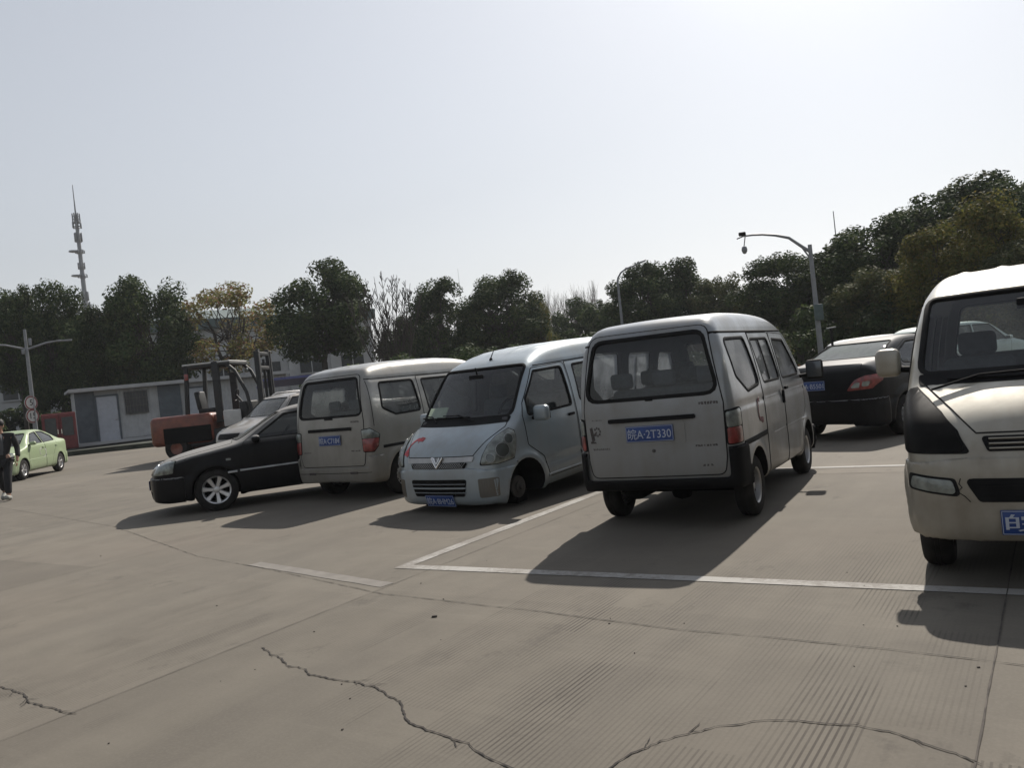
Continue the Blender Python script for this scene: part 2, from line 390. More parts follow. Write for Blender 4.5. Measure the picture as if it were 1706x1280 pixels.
class Car:
    def __init__(s, name, label, cat, pose, spec, mats, group=None, res=.032, ry=0, dz=0):
        x, y, yaw = pose
        s.root = empty(name, (x, y, dz), R(90 - yaw), label, cat, group, ry)
        s.sp = spec; s.m = mats; s.res = res; s.setup()
    def setup(s):
        sp = s.sp
        s.side = Poly2(chaikin(sp['side'], 2)); 
        sec = sp['sec']; s.secp = Poly2(chaikin([(w_, z) for w_, z in sec] + [(-w_, z) for w_, z in reversed(sec)], 1))
        s.plan = Poly2(chaikin(sp['plan'] + [(x, -y) for x, y in reversed(sp['plan'])], 2))
        s.bf, s.br = sp.get('bowf', .1), sp.get('bowr', .04); s.crown = sp.get('crown', .05)
        s.tx = sp.get('taper', None)
    def f(s, x, y, z):
        sp = s.sp
        t = np.clip((x - .2) / 1.2, 0, 1); xr = np.clip((-x - .2) / 1.2, 0, 1)
        up = np.clip((z - .35) / .5, .35, 1.6)
        xs = x + (s.bf * t * up - s.br * xr) * y * y
        d1 = s.side(xs, z + s.crown * y * y)
        y2 = y
        if s.tx is not None:
            x0, x1, k0, k1 = s.tx      # greenhouse narrows towards front / rear
            zz = np.clip((z - .9) / .4, 0, 1)
            y2 = y * (1 + zz * (k1 * np.clip((x - x1), 0, 1.2) + k0 * np.clip(x0 - x, 0, 1.6)))
        d2 = s.secp(y2, z)
        d3 = s.plan(x, y)
        k = sp.get('k', .10)
        d = smax(smax(d1, d2, k), d3, k)
        for (cx, cz, r, amp) in sp.get('flares', []):
            rr = np.sqrt((x - cx) ** 2 + (z - cz) ** 2)
            d = d - amp * np.exp(-((rr - r) / .05) ** 2) * np.clip((np.abs(y) - .35) / .25, 0, 1)
        for (z0, sg, amp, xa, xb) in sp.get('creases', []):
            d = d + amp * np.exp(-((z - z0) / sg) ** 2) * np.clip((np.abs(y) - .5) / .15, 0, 1) * np.clip((x - xa) / .1, 0, 1) * np.clip((xb - x) / .1, 0, 1)
        for (y0, sg, amp, xa, xb) in sp.get('ribs', []):
            d = d - amp * np.exp(-((np.abs(y) - y0) / sg) ** 2) * np.clip((z - 1.7) / .1, 0, 1) * np.clip((x - xa) / .2, 0, 1) * np.clip((xb - x) / .2, 0, 1)
        return d
    # -- trace 2D points of a projection on to the surface
    def hit(s, proj, P, off=0.):
        U, Vv, D = PROJ[proj] if isinstance(proj, str) else proj
        P = np.array(P, float); U, Vv, D = (np.array(q) for q in (U, Vv, D))
        if D[2] < -.5: base = np.array([0, 0, 3.0])
        else: base = -D * 4.0
        O = base + P[:, :1] * U + P[:, 1:2] * Vv
        t = np.zeros(len(P)); best = np.full(len(P), 1e9); bt = t.copy()
        for _ in range(70):
            Q = O + t[:, None] * D; d = s.f(Q[:, 0], Q[:, 1], Q[:, 2])
            b = np.abs(d) < best; best[b] = np.abs(d)[b]; bt[b] = t[b]
            t = np.minimum(t + d * .75, 8)
        Q = O + bt[:, None] * D
        Q = project(s.f, Q, 3)
        g, _ = grad(s.f, Q); g /= np.maximum(np.linalg.norm(g, axis=1), 1e-6)[:, None]
        return Q + g * off, g
    def patch(s, name, poly, proj, off, mt, holes=(), step=.05, skirt=.012, parent=None, r=0, bulge=0., smooth=50):
        if r: poly = rounded(poly, r)
        B = densify(poly, step * .7); H = [densify(h, step * .7) for h in holes]
        vs = []; ed = []
        for loop in [B] + H:
            b = len(vs); vs += loop; ed += [(b + i, b + (i + 1) % len(loop)) for i in range(len(loop))]
        xs = [p[0] for p in B]; ys = [p[1] for p in B]
        x = min(xs) + step / 2
        while x < max(xs):
            y = min(ys) + step / 2
            while y < max(ys):
                if in_poly(B, x, y) and not any(in_poly(h, x, y) for h in H): vs.append((x, y))
                y += step
            x += step
        r_ = delaunay_2d_cdt([Vector(v) for v in vs], ed, [], 1, 1e-5)
        v2, f2 = r_[0], r_[2]
        F = []
        for f_ in f2:
            cx = sum(v2[i].x for i in f_) / len(f_); cy = sum(v2[i].y for i in f_) / len(f_)
            if any(in_poly(h, cx, cy) for h in H) or not in_poly(B, cx, cy): continue
            F.append(list(f_))
        P3, G = s.hit(proj, [(v.x, v.y) for v in v2], off)
        if bulge:
            e = np.array([min(math.hypot(v.x - q[0], v.y - q[1]) for q in B) for v in v2]); P3 = P3 + G * (bulge * (1 - np.exp(-e / .03)))[:, None]
        V = [tuple(p) for p in P3]
        U, Vv, D = PROJ[proj] if isinstance(proj, str) else proj
        # orient faces outward
        a, b, c = (Vector(V[i]) for i in F[0][:3]); nrm = (b - a).cross(c - a)
        if nrm.dot(D) > 0: F = [f_[::-1] for f_ in F]
        if skirt:
            cnt = {}
            for f_ in F:
                for i in range(len(f_)): cnt[(f_[i], f_[(i + 1) % len(f_)])] = 1
            bd = [e for e in cnt if (e[1], e[0]) not in cnt]; mp = {}
            for a_, b_ in bd:
                for q in (a_, b_):
                    if q not in mp: mp[q] = len(V); V.append(tuple(P3[q] - G[q] * skirt))
                F.append([b_, a_, mp[a_], mp[b_]])
        o = mesh_obj(name, V, F, mt, parent or s.root, None, smooth)
        return o
    def strip_geo(s, pts, proj, wd, h, closed=True, step=.05, base=-.006, mb=None, mi=0):
        P = densify(pts, step, closed); Q, G = s.hit(proj, P); n = len(P); mb = mb or MB(); V = []
        for i in range(n):
            a = Q[(i - 1) % n] if closed or i > 0 else Q[i]; b = Q[(i + 1) % n] if closed or i < n - 1 else Q[i]
            t = b - a; t = t / max(1e-9, np.linalg.norm(t)); sd_ = np.cross(G[i], t); sd_ /= max(1e-9, np.linalg.norm(sd_))
            for (u, v) in ((-.5, base), (-.5, h * .6), (-.25, h), (.25, h), (.5, h * .6), (.5, base)): V.append(Q[i] + sd_ * wd * u + G[i] * v)
        F = []
        for i in range(n if closed else n - 1):
            j = (i + 1) % n
            for k in range(5): F.append((i * 6 + k, j * 6 + k, j * 6 + k + 1, i * 6 + k + 1))
        if not closed: F.append(tuple(range(6))); F.append(tuple((n - 1) * 6 + k for k in range(5, -1, -1)))
        mb.add(V, F, mi); return mb
    def strip(s, name, pts, proj, wd, h, mt, closed=True, parent=None, base=-.006):
        return s.strip_geo(pts, proj, wd, h, closed, base=base).build(name, mt, parent or s.root, 60)
    def body(s, name='body'):
        """outer shell + cabin cavity; window openings and wheel wells cut out"""
        sp = s.sp; L = sp['L'] / 2 + .15; W = sp['W'] / 2 + .12; H = sp['H'] + .12; h = s.res
        V, Q = surface_nets(s.f, (-L, -W, .08), (L, W, H), h); V = project(s.f, V, 3)
        ci = sp['cabin']   # xmin,xmax,zfloor,inset
        fin = lambda x, y, z: np.maximum(np.maximum(s.f(x, y, z) + ci[3], ci[2] - z), np.maximum(x - ci[1], ci[0] - x))
        V2, Q2 = surface_nets(fin, (-L, -W, .08), (L, W, H), h * 1.6); V2 = V2 + 0.
        Q2 = Q2[:, ::-1] + len(V)
        me = bpy.data.meshes.new(name)
        allV = np.concatenate([V, V2]); allQ = np.concatenate([Q, Q2])
        me.from_pydata(allV.tolist(), [], allQ.tolist())
        me.materials.append(s.m['paint']); me.materials.append(MT['under']); me.materials.append(MT['interior'])
        mi = np.zeros(len(allQ), np.int32); mi[len(Q):] = 2
        qc = V[Q].mean(1); mi[:len(Q)][(qc[:, 2] < .30) & (np.abs(qc[:, 1]) < sp['W'] / 2 - .1)] = 1
        me.polygons.foreach_set('material_index', mi)
        o = bpy.data.objects.new(name, me); COL.objects.link(o)
        cutters = []
        mb = MB()
        for poly, pj in s.cuts:
            if pj in ('L', 'R'): s.prism(mb, poly, pj)
        if mb.V: cutters.append(mb)
        mb = MB()
        for poly, pj in s.cuts:
            if pj in ('F', 'B'): s.prism(mb, poly, pj)
        if mb.V: cutters.append(mb)
        mb = MB()
        for (cx, cz, r) in sp['wells']:
            for sy in (1, -1):
                n = 28; y0, y1 = sorted((sy * (sp['W'] / 2 - .34), sy * (sp['W'] / 2 + .2)))
                Vc = []
                for yy in (y0, y1):
                    for k in range(n):
                        a = 2 * math.pi * k / n; Vc.append((cx + r * math.cos(a), yy, cz + r * math.sin(a)))
                Fc = [(k, (k + 1) % n, n + (k + 1) % n, n + k) for k in range(n)] + [tuple(range(n - 1, -1, -1)), tuple(range(n, 2 * n))]
                Fc = [f_[::-1] for f_ in Fc]
                mb.add(Vc, Fc, 1)
        cutters.append(mb)
        for mb in cutters:
            cme = bpy.data.meshes.new('cut'); cme.from_pydata([tuple(v) for v in mb.V], [], mb.F)
            for q in (s.m['paint'], MT['under'], MT['interior']): cme.materials.append(q)
            cme.polygons.foreach_set('material_index', np.array(mb.M, dtype=np.int32)); 
            bm = bmesh.new(); bm.from_mesh(cme); bmesh.ops.recalc_face_normals(bm, faces=bm.faces); bm.to_mesh(cme); bm.free()
            cob = bpy.data.objects.new('cut', cme); COL.objects.link(cob)
            md = o.modifiers.new('b', 'BOOLEAN'); md.operation = 'DIFFERENCE'; md.object = cob; md.solver = 'EXACT'
            dg = bpy.context.evaluated_depsgraph_get(); nm = bpy.data.meshes.new_from_object(o.evaluated_get(dg))
            o.modifiers.clear(); old = o.data; o.data = nm; bpy.data.meshes.remove(old)
            bpy.data.objects.remove(cob); bpy.data.meshes.remove(cme)
        me = o.data; me.polygons.foreach_set('use_smooth', np.ones(len(me.polygons), dtype=bool)); me.set_sharp_from_angle(angle=R(32)); me.update()
        o.parent = s.root; s.bodyo = o
        return o
    def prism(s, mb, poly, pj):
        U, Vv, D = PROJ[pj]; P = densify(poly, .12); Q, G = s.hit(pj, P)
        c = Q.mean(0); Dn = np.array(D)
        dep = Q @ Dn; a, b = dep.min() - .22, dep.max() + (.16 if pj in ('L', 'R') else .22)
        Vc = []; n = len(P)
        for dd in (a, b):
            for i in range(n): Vc.append(np.array(U) * P[i][0] + np.array(Vv) * P[i][1] + Dn * dd)
        mb.add(Vc, [(k, (k + 1) % n, n + (k + 1) % n, n + k) for k in range(n)] + [tuple(range(n - 1, -1, -1)), tuple(range(n, 2 * n))], 2)
    def window(s, name, poly, pj, r=.05, mt=None, seal=.03, both=False):
        poly = rounded(poly, r)
        for q in ((('L', 'R') if both else (pj,))):
            s.cuts.append((poly, q))
            o = s.patch(name, poly, q, -.010, mt or MT['glass'], step=.08, skirt=.004)
            s.strip('window_seal', poly, q, seal, .006, MT['rubber'], parent=o, base=-.02)
    def solid(s, name, off, region, lo, hi, mt, h=None, smooth=45):
        fp = lambda x, y, z: np.maximum(s.f(x, y, z) - off, region(x, y, z))
        V, Q = surface_nets(fp, lo, hi, h or s.res * .8); V = project(fp, V, 3, .002)
        return mesh_obj(name, V, Q, mt, s.root, None, smooth)
    def wheels(s, xs, track, rad, kind, wd=.165, skip=()):
        proto = None
        for x in xs:
            for sy in (1, -1):
                key = (x, sy)
                if key in skip: continue
                if proto is None:
                    proto = make_wheel(s.root, rad, kind, wd); objs = proto
                    rt = objs
                else:
                    rt = copy_tree(proto, s.root)
                rt.location = (x, sy * track / 2, rad); rt.rotation_euler = (0, random.uniform(0, 6.28), 0) if sy > 0 else (0, random.uniform(0, 6.28), math.pi)
    def plate(s, pj, y, z, text, tilt=0., parent=None, w=.44, h=.14, off=.012):
        U, Vv, D = PROJ[pj]; Q, G = s.hit(pj, [(y, z)]); q = Vector(Q[0]); n = -D
        g = Vector(G[0]); n = (n + Vector((0, 0, g.z * .8))).normalized()
        xa = Vector((0, 0, 1)).cross(n).normalized(); ya = n.cross(xa)
        Mx = Matrix((xa, ya, n)).transposed().to_4x4(); Mx.translation = q + n * off
        mb = MB(); mb.rbox((0, 0, 0), (w, h, .006), .0028, n=2)
        o = mb.build('licence_plate', MT['plate'], s.root, 40); o.matrix_local = Mx
        # thin white border
        me = MB()
        for (cx, cy, dx, dy) in ((0, h / 2 - .006, w - .012, .003), (0, -h / 2 + .006, w - .012, .003), (w / 2 - .006, 0, .003, h - .015), (-w / 2 + .006, 0, .003, h - .015)): me.box((cx, cy, .0036), (dx, dy, .0016))
        me.build('plate_border', MT['platetext'], o)
        fm = font_mesh(text, .125, .0012)
        bx = [v.co.x for v in fm.vertices]; by = [v.co.y for v in fm.vertices]
        kx = (w - .04) / (max(bx) - min(bx)); ky = (h - .045) / (max(by) - min(by))
        mx_, my_ = (max(bx) + min(bx)) / 2, (max(by) + min(by)) / 2
        for v in fm.vertices: v.co = ((v.co.x - mx_) * kx, (v.co.y - my_) * ky, v.co.z + .0045)
        finish('plate_lettering', fm, MT['platetext'], o)
        return o
    def mirror(s, x, y, z, size=(.09, .20, .16), mt=None, sy=1, arm=.08, yaw=0):
        mb = MB(); mb.rbox((x, sy * (y + arm + size[1] / 2), z), size, .045, n=4, mi=0)
        mb.tube([(x + .0, sy * (y - .03), z - size[2] * .32), (x, sy * (y + arm + .03), z - size[2] * .25)], .022, 8, mi=1)
        o = mb.build('wing_mirror', [mt or s.m['paint'], MT['black']], s.root, 50)
        MB().rbox((x - size[0] / 2 - .002, sy * (y + arm + size[1] / 2), z), (.008, size[1] * .84, size[2] * .8), .003).build('mirror_glass', MT['mirror_glass'], o, 50)
    def interior(s, rows, dash=None, yw=.55, mt=None, wheel=True, zf=.5, hr=True):
        for x in rows:
            for sy in (1, -1):
                mb = MB(); c = sy * yw * .62
                mb.rbox((x, c, zf + .12), (.46, .46, .16), .05); mb.rbox((x - .25, c, zf + .46), (.13, .46, .62), .055, Euler((0, R(-12), 0)).to_matrix())
                if hr: mb.rbox((x - .34, c, zf + .86), (.09, .25, .17), .04)
                mb.build('seat', mt or MT['seat'], s.root, 50)
        if dash:
            x0, x1, z0, z1 = dash
            mb = MB(); mb.rbox(((x0 + x1) / 2, 0, (z0 + z1) / 2), (x1 - x0, yw * 2.25, z1 - z0), .06); mb.build('dashboard', MT['interior'], s.root, 50)
            if wheel:
                c = Vector((x0 - .13, yw * .6, z1 + .02)); rot = Euler((0, R(-35), 0)).to_matrix(); pts = [c + rot @ Vector((0, .19 * math.cos(a), .19 * math.sin(a))) for a in [k * math.pi / 12 for k in range(25)]]
                mb = MB(); mb.tube(pts, .016, 8, cap=False); mb.tube([c + rot @ Vector((0, -.18, 0)), c, c + rot @ Vector((0, .18, 0))], .02, 6); mb.tube([c, c + Vector((.22, 0, -.14))], .03, 8)
                mb.build('steering_wheel', MT['black'], s.root, 60)

def copy_tree(o, parent=None):
    c = o.copy(); COL.objects.link(c); c.parent = parent
    for ch in list(o.children): copy_tree(ch, c)
    return c
def make_wheel(parent, rad, kind, wd):
    """wheel with its outer face towards +y"""
    o = bpy.data.objects.new('wheel', None); COL.objects.link(o); o.parent = parent; o.empty_display_size = .1
    rr = rad * (.60 if kind != 'sedan' else .66); hw = wd / 2
    mb = MB()
    mb.lathe([(rr * .96, -hw * .85), (rr, -hw), (rad * .88, -hw * 1.02), (rad * .97, -hw * .8), (rad, -hw * .5), (rad, -.02), (rad - .007, -.018), (rad - .007, -.01), (rad, -.008), (rad, .008), (rad - .007, .01), (rad - .007, .018), (rad, .02), (rad, hw * .5), (rad * .97, hw * .8), (rad * .88, hw * 1.02), (rr, hw), (rr * .96, hw * .8), (rr * .96, -hw * .85)], 40)
    mb.build('tyre', MT['tyre'], o, 40)
    mb = MB()
    if kind == 'bare':
        mb.lathe([(0, .04), (.05, .04), (.055, .0), (.13, -.01), (.14, -.05), (0, -.05)], 20); mb.build('rim', MT['darksteel'], o, 40); return o
    mb.lathe([(rr * .97, hw * .82), (rr * 1.0, hw * .95), (rr * .9, hw * .8), (rr * .86, hw * .3), (rr * .84, -hw * .7), (rr * .9, -hw * .9)], 36, mi=0)
    if kind == 'steel':
        mb.lathe([(rr * .87, hw * .1), (rr * .72, hw * .22), (rr * .5, hw * .30), (rr * .36, hw * .12), (rr * .28, hw * .15), (rr * .2, hw * .55), (0, hw * .6)], 30, mi=0)
        for k in range(12):
            a = k * math.pi / 6; c = Vector((math.cos(a) * rr * .68, hw * .27, math.sin(a) * rr * .68))
            mb.lathe([(0, .004), (rr * .075, .003), (rr * .08, -.01)], 10, c=c, mi=1)
        for k in range(4):
            a = k * math.pi / 2 + .3; c = Vector((math.cos(a) * rr * .29, hw * .2, math.sin(a) * rr * .29)); mb.lathe([(0, .025), (.011, .022), (.012, 0)], 6, c=c, mi=0)
    else:
        ns = {'alloy': 5, 'sedan': 7}.get(kind, 5)
        mb.lathe([(rr * .84, -hw * .2), (0, -hw * .3)], 24, mi=1)
        mb.lathe([(rr * .30, hw * .1), (rr * .28, hw * .62), (rr * .18, hw * .72), (0, hw * .70)], 24, mi=0)
        for k in range(ns):
            a = 2 * math.pi * k / ns; ca, sa = math.cos(a), math.sin(a); w0, w1 = rr * .13, rr * (.20 if kind == 'sedan' else .16)
            V = []
            for (r_, w_, y_) in ((rr * .22, w0, hw * .62), (rr * .6, w0 * 1.1, hw * .66), (rr * .93, w1, hw * .78)):
                for sgn, dy in ((-1, 0), (-.7, .012), (.7, .012), (1, 0), (1, -.03), (-1, -.03)):
                    V.append(Vector((ca * r_ - sa * w_ * sgn, y_ + dy, sa * r_ + ca * w_ * sgn)))
            F = []
            for i in range(2):
                for j in range(6): F.append((i * 6 + j, i * 6 + (j + 1) % 6, (i + 1) * 6 + (j + 1) % 6, (i + 1) * 6 + j))
            mb.add(V, F, 0)
    mb.build('rim', [MT['alloy'] if kind in ('sedan', 'alloy') else MT['steel'], MT['under']], o, 40)
    return o

# ------------------------------------------------------------------ vans and cars
P_silver = paint('paint_silver_beige', (.25, .245, .225), (.160, .147, .122), .62, .45, .32, .65)
P_grey = paint('paint_silver_grey', (.215, .228, .238), (.155, .143, .120), .60, .45, .30, .85)
P_blue = paint('paint_silver_blue', (.26, .31, .34), (.21, .205, .19), .55, .45, .36, .35)
P_gold = paint('paint_champagne', (.33, .315, .265), (.17, .14, .10), .60, .45, .36, .55)
P_black = paint('paint_black', (.005, .005, .006), (.26, .255, .245), .03, .0, .28, .008, top_dust=.85)
P_black2 = paint('paint_black_clean', (.005, .005, .006), (.22, .22, .22), .03, .0, .28, .008, top_dust=.6)
P_green = paint('paint_pale_green', (.26, .33, .19), (.22, .22, .18), .15, .0, .35, .2)
P_dusty = paint('paint_dusty_silver', (.27, .26, .245), (.24, .22, .195), .8, .3, .45, .5)
P_dirt = paint('paint_dirty', (.10, .10, .09), (.12, .10, .075), .8, .2, .5, .5)
P_white = paint('paint_white', (.60, .61, .61), (.35, .33, .30), .2, .0, .3, .3)

def mirror_poly(P): return P + [(-y, z) for y, z in reversed(P)]
PLAN_VAN = lambda L, W: [(L / 2, 0), (L / 2 - .01, W * .22), (L / 2 - .07, W * .38), (L / 2 - .20, W * .475), (L / 2 - .48, W * .5 + .02), (0, W * .5 + .03), (-L / 2 + .3, W * .5 + .02), (-L / 2 + .06, W * .475), (-L / 2, W * .40), (-L / 2 - .01, 0)]
SP_OLD = dict(L=3.80, W=1.50, H=1.88, k=.09, bowf=.10, bowr=.035, crown=.06,
    side=[(-1.80, .35), (-1.905, .44), (-1.91, 1.05), (-1.87, 1.40), (-1.80, 1.74), (-1.66, 1.855), (-1.1, 1.885), (-.2, 1.89), (.45, 1.86), (.78, 1.78), (.98, 1.66), (1.45, 1.08), (1.62, .99), (1.80, .80), (1.88, .62), (1.90, .40), (1.85, .24)],
    sec=[(.69, .22), (.745, .36), (.752, .62), (.75, .95), (.738, 1.08), (.665, 1.50), (.625, 1.67), (.585, 1.77), (.47, 2.05)],
    plan=PLAN_VAN(3.8, 1.5), wells=[(1.20, .30, .325), (-1.25, .30, .325)], cabin=(-1.84, 1.35, .62, .055),
    creases=[(1.02, .02, .010, -1.75, 1.7), (.66, .02, .008, -.6, 1.0), (1.675, .014, .016, -1.8, .9)], flares=[(1.2, .29, .36, .016), (-1.25, .29, .36, .016)])
SP_VAN = dict(L=4.0, W=1.62, H=1.92, k=.10, bowf=.11, bowr=.03, crown=.055,
    side=[(-1.93, .24), (-1.985, .40), (-2.0, .60), (-1.98, 1.05), (-1.94, 1.40), (-1.87, 1.72), (-1.74, 1.86), (-1.2, 1.905), (-.2, 1.915), (.45, 1.88), (.82, 1.78), (1.0, 1.68), (1.47, 1.13), (1.60, 1.06), (1.80, .93), (1.92, .79), (1.975, .62), (2.0, .45), (1.975, .28), (1.88, .20)],
    sec=[(.72, .20), (.795, .34), (.812, .55), (.81, .95), (.79, 1.10), (.73, 1.45), (.675, 1.68), (.625, 1.79), (.50, 2.05)],
    plan=PLAN_VAN(4.0, 1.62), wells=[(1.34, .31, .335), (-1.34, .31, .335)], cabin=(-1.92, 1.42, .64, .055),
    creases=[(.52, .02, .012, -1.0, 1.0), (1.66, .012, .014, -1.85, .75)], flares=[(1.34, .30, .37, .02), (-1.34, .30, .37, .02)],
    ribs=[(.18, .03, .012, -1.7, .7), (.42, .03, .012, -1.7, .6)])

def arrow_decal(car, name, cy, cz, s, pj, mt, flip=1, rot=0.):
    """curved telephone-receiver swoosh sticker: two pads joined by a thin crescent"""
    out = []; inn = []
    for k in range(13):
        a = R(75 + k * 12.5 + rot); t = k / 12
        wd = .10 + .16 * (abs(2 * t - 1) ** 4)
        out.append((cy + flip * s * math.cos(a), cz + s * math.sin(a))); inn.append((cy + flip * s * (1 - wd * 1.6) * math.cos(a), cz + s * (1 - wd * 1.6) * math.sin(a)))
    P = out + inn[::-1]
    return car.patch(name, P, pj, .0068, mt, step=.03, skirt=.003)
def smudge(car, name, y, z, wd, hg, pj, mt, n=6, seed=1, slant=.0, parent=None):
    """row of small raised letters worn beyond reading"""
    rnd = random.Random(seed); mb = MB(); U, Vv, D = PROJ[pj]
    for i in range(n):
        for j in range(2):
            cx = y + (i + .5 + rnd.uniform(-.12, .12)) / n * wd - wd / 2; cz = z + (j - .5) * .4 * hg + slant * (cx - y)
            Q, G = car.hit(pj, [(cx, cz)])
            mb.rbox(tuple(Q[0] + G[0] * .002), (.006 if pj in 'FB' else wd / n * .5, wd / n * rnd.uniform(.5, .95) if pj in 'FB' else .006, hg * rnd.uniform(.35, .6)), .002, n=1)
    return mb.build(name, mt, parent or car.root)

def van_interior(c, yw, dashx, front=.55, heads=True):
    c.interior([front], (dashx, dashx + .38, .98, 1.14), yw, MT['seat'], zf=.50)
    for x in (-.35, -1.15):
        mb = MB(); mb.rbox((x, 0, .66), (.42, yw * 1.9, .16), .05); mb.rbox((x - .24, 0, .98), (.12, yw * 1.9, .52), .055)
        if heads:
          for yy in (-.42, 0, .42): mb.rbox((x - .28, yy, 1.32), (.08, .22, .15), .035)
        mb.build('bench_seat', MT['seat'], c.root, 50)
    mb = MB(); mb.rbox((1.0 if yw < .62 else 1.05, -.02, 1.60), (.03, .22, .07), .014); mb.tube([(1.02, -.02, 1.62), (1.04, -.02, 1.72)], .01, 6); mb.build('rear_view_mirror', MT['black'], c.root, 40)

def van_centre():
    c = Car('microvan', 'silver grey microvan seen from behind with plate 2T330, black rear bumper and dusty side windows pale with sky reflection', 'van', (2.122, 8.795, 30.0), SP_OLD, {'paint': P_grey}, res=.03)
    c.cuts = []
    rw = [(-.615, 1.165), (.615, 1.165), (.505, 1.705), (-.505, 1.705)]
    c.window('rear_window', rw, 'B', .10, glass('rear_glass_a', (.80, .84, .86), .03), .035)
    c.window('windscreen', [(-.61, 1.14), (.61, 1.14), (.52, 1.66), (-.52, 1.66)], 'F', .08, MT['glass'], .03)
    sw1 = [(-1.66, 1.615), (-.955, 1.62), (-.83, 1.17), (-1.30, 1.13), (-1.58, 1.28)]
    sw2 = [(-.76, 1.60), (-.03, 1.60), (.05, 1.17), (-.66, 1.17)]
    sw3 = [(.17, 1.59), (.70, 1.57), (1.08, 1.17), (.17, 1.17)]
    for q in ('R', 'L'):
        c.window('side_window', sw1, q, .07, MT['glass_dust_sky'], .028)
        c.window('side_window', sw2, q, .05, MT['glass_dust_sky'], .026)
        c.window('side_window', sw3, q, .05, MT['glass_dust_sky'], .026)
        c.strip('window_divider', [(-.36, 1.18), (-.40, 1.60)], q, .03, .004, MT['rubber'], False)
    c.body()
    # tailgate
    tg = rounded(mirror_poly([(.61, .47), (.635, .62), (.645, 1.08), (.545, 1.755)]), [.07, 0, 0, .1, .1, 0, 0, .07])
    hole = rounded([(y * 1.02, z + (.008 if z > 1.4 else -.008)) for y, z in rw], .11)
    t = c.patch('tailgate', tg, 'B', .004, P_grey, [hole])
    c.strip('tailgate_gap', tg, 'B', .011, .0055, MT['rubber'], parent=t)
    hb = rounded([(-.40, .962), (.40, .962), (.40, 1.0), (-.40, 1.0)], .015)
    c.patch('tailgate_trim', hb, 'B', .028, MT['black'], step=.03, skirt=.03, parent=t)
    c.patch('number_recess', rounded([(-.30, .755), (.30, .755), (.30, .955), (-.30, .955)], .03), 'B', .008, P_grey, step=.05, skirt=.006, parent=t)
    mb = MB(); Q, G = c.hit('B', [(0, .70)]); mb.lathe([(0, -.012), (.014, -.010), (.016, 0)], 12, 'x', tuple(Q[0] - np.array([.004, 0, 0]))); mb.build('lock', MT['darksteel'], t, 50)
    Q, G = c.hit('B', [(0, 1.15)]); MB().rbox(tuple(Q[0] - np.array([.006, 0, 0])), (.02, .07, .02), .006).build('wiper_pivot', MT['black'], t, 50)
    smudge(c, 'badge', -.52, 1.085, .17, .028, 'B', MT['darkmark'], 7, 3, parent=t); smudge(c, 'badge', -.47, .725, .20, .020, 'B', MT['darkmark'], 8, 5, parent=t)
    smudge(c, 'badge', .50, .735, .17, .020, 'B', MT['darkmark'], 9, 8, parent=t); smudge(c, 'badge', -.47, .555, .10, .022, 'B', MT['darkmark'], 3, 9, parent=t)
    smudge(c, 'badge', .52, 1.0, .10, .012, 'B', MT['darkmark'], 8, 12, parent=t)
    for P in ([(.585, .80), (.60, .93), (.575, .94), (.555, .82)], [(.60, .79), (.545, .79), (.55, .805), (.60, .81)], [(.57, .87), (.535, .90), (.53, .885), (.56, .855)]): c.patch('torn_sticker', P, 'B', .007, MT['darkmark'], step=.03, skirt=.003, parent=t)
    mb = MB()
    for k in range(7):
        a = R(40 + k * 45); Q, G = c.hit('B', [(.525 + .028 * math.cos(a), .895 + .035 * math.sin(a))]); mb.rbox(tuple(Q[0] + G[0] * .006), (.004, .014, .02), .002, n=1)
    mb.build('torn_sticker', MT['darkmark'], t)
    c.plate('B', .02, .855, '皖A·2T330', off=.018)
    # lamps
    for sy in (-1, 1):
        lp = rounded([(sy * .655, .725), (sy * .655, 1.0), (sy * .735, 1.015), (sy * .745, .99), (sy * .75, .725)], .03)
        if sy > 0: pass
        pj = diag(180 - 22 * sy)
        def tou(P):  # from rear (y,z) at the lamp face to the diagonal plane
            U = np.array(pj[0]); out = []
            for y, z in P:
                x_ = -1.885 + max(0, abs(y) - .66) * .55
                out.append((float(U[0] * x_ + U[1] * y), z))
            return out
        base = tou([(sy * .652, .715), (sy * .652, 1.01), (sy * .775, 1.025), (sy * .79, 1.0), (sy * .79, .715)])
        b = c.patch('tail_lamp', rounded(base, .025), pj, .010, MT['rubber'], step=.04, skirt=.02)
        c.patch('reversing_lens', rounded(tou([(sy * .664, .865), (sy * .664, .995), (sy * .768, 1.008), (sy * .778, .99), (sy * .778, .865)]), .02), pj, .016, MT['clear_lens'], step=.03, skirt=.012, parent=b, bulge=.008)
        c.patch('red_lens', rounded(tou([(sy * .664, .725), (sy * .664, .86), (sy * .778, .86), (sy * .778, .725)]), .02), pj, .016, MT['red_lens'], step=.03, skirt=.012, parent=b, bulge=.008)
    c.solid('rear_bumper', .035, lambda x, y, z: np.maximum(np.maximum(z - np.where(np.abs(y) > .64, .70, .445), .345 - z), np.maximum(x + 1.60, -1.99 - x)), (-2.05, -.9, .2), (-1.5, .9, .8), MT['black'], .022)
    c.solid('front_bumper', .03, lambda x, y, z: np.maximum(np.maximum(z - .52, .22 - z), 1.58 - x), (1.5, -.9, .15), (2.05, .9, .6), MT['black'], .03)
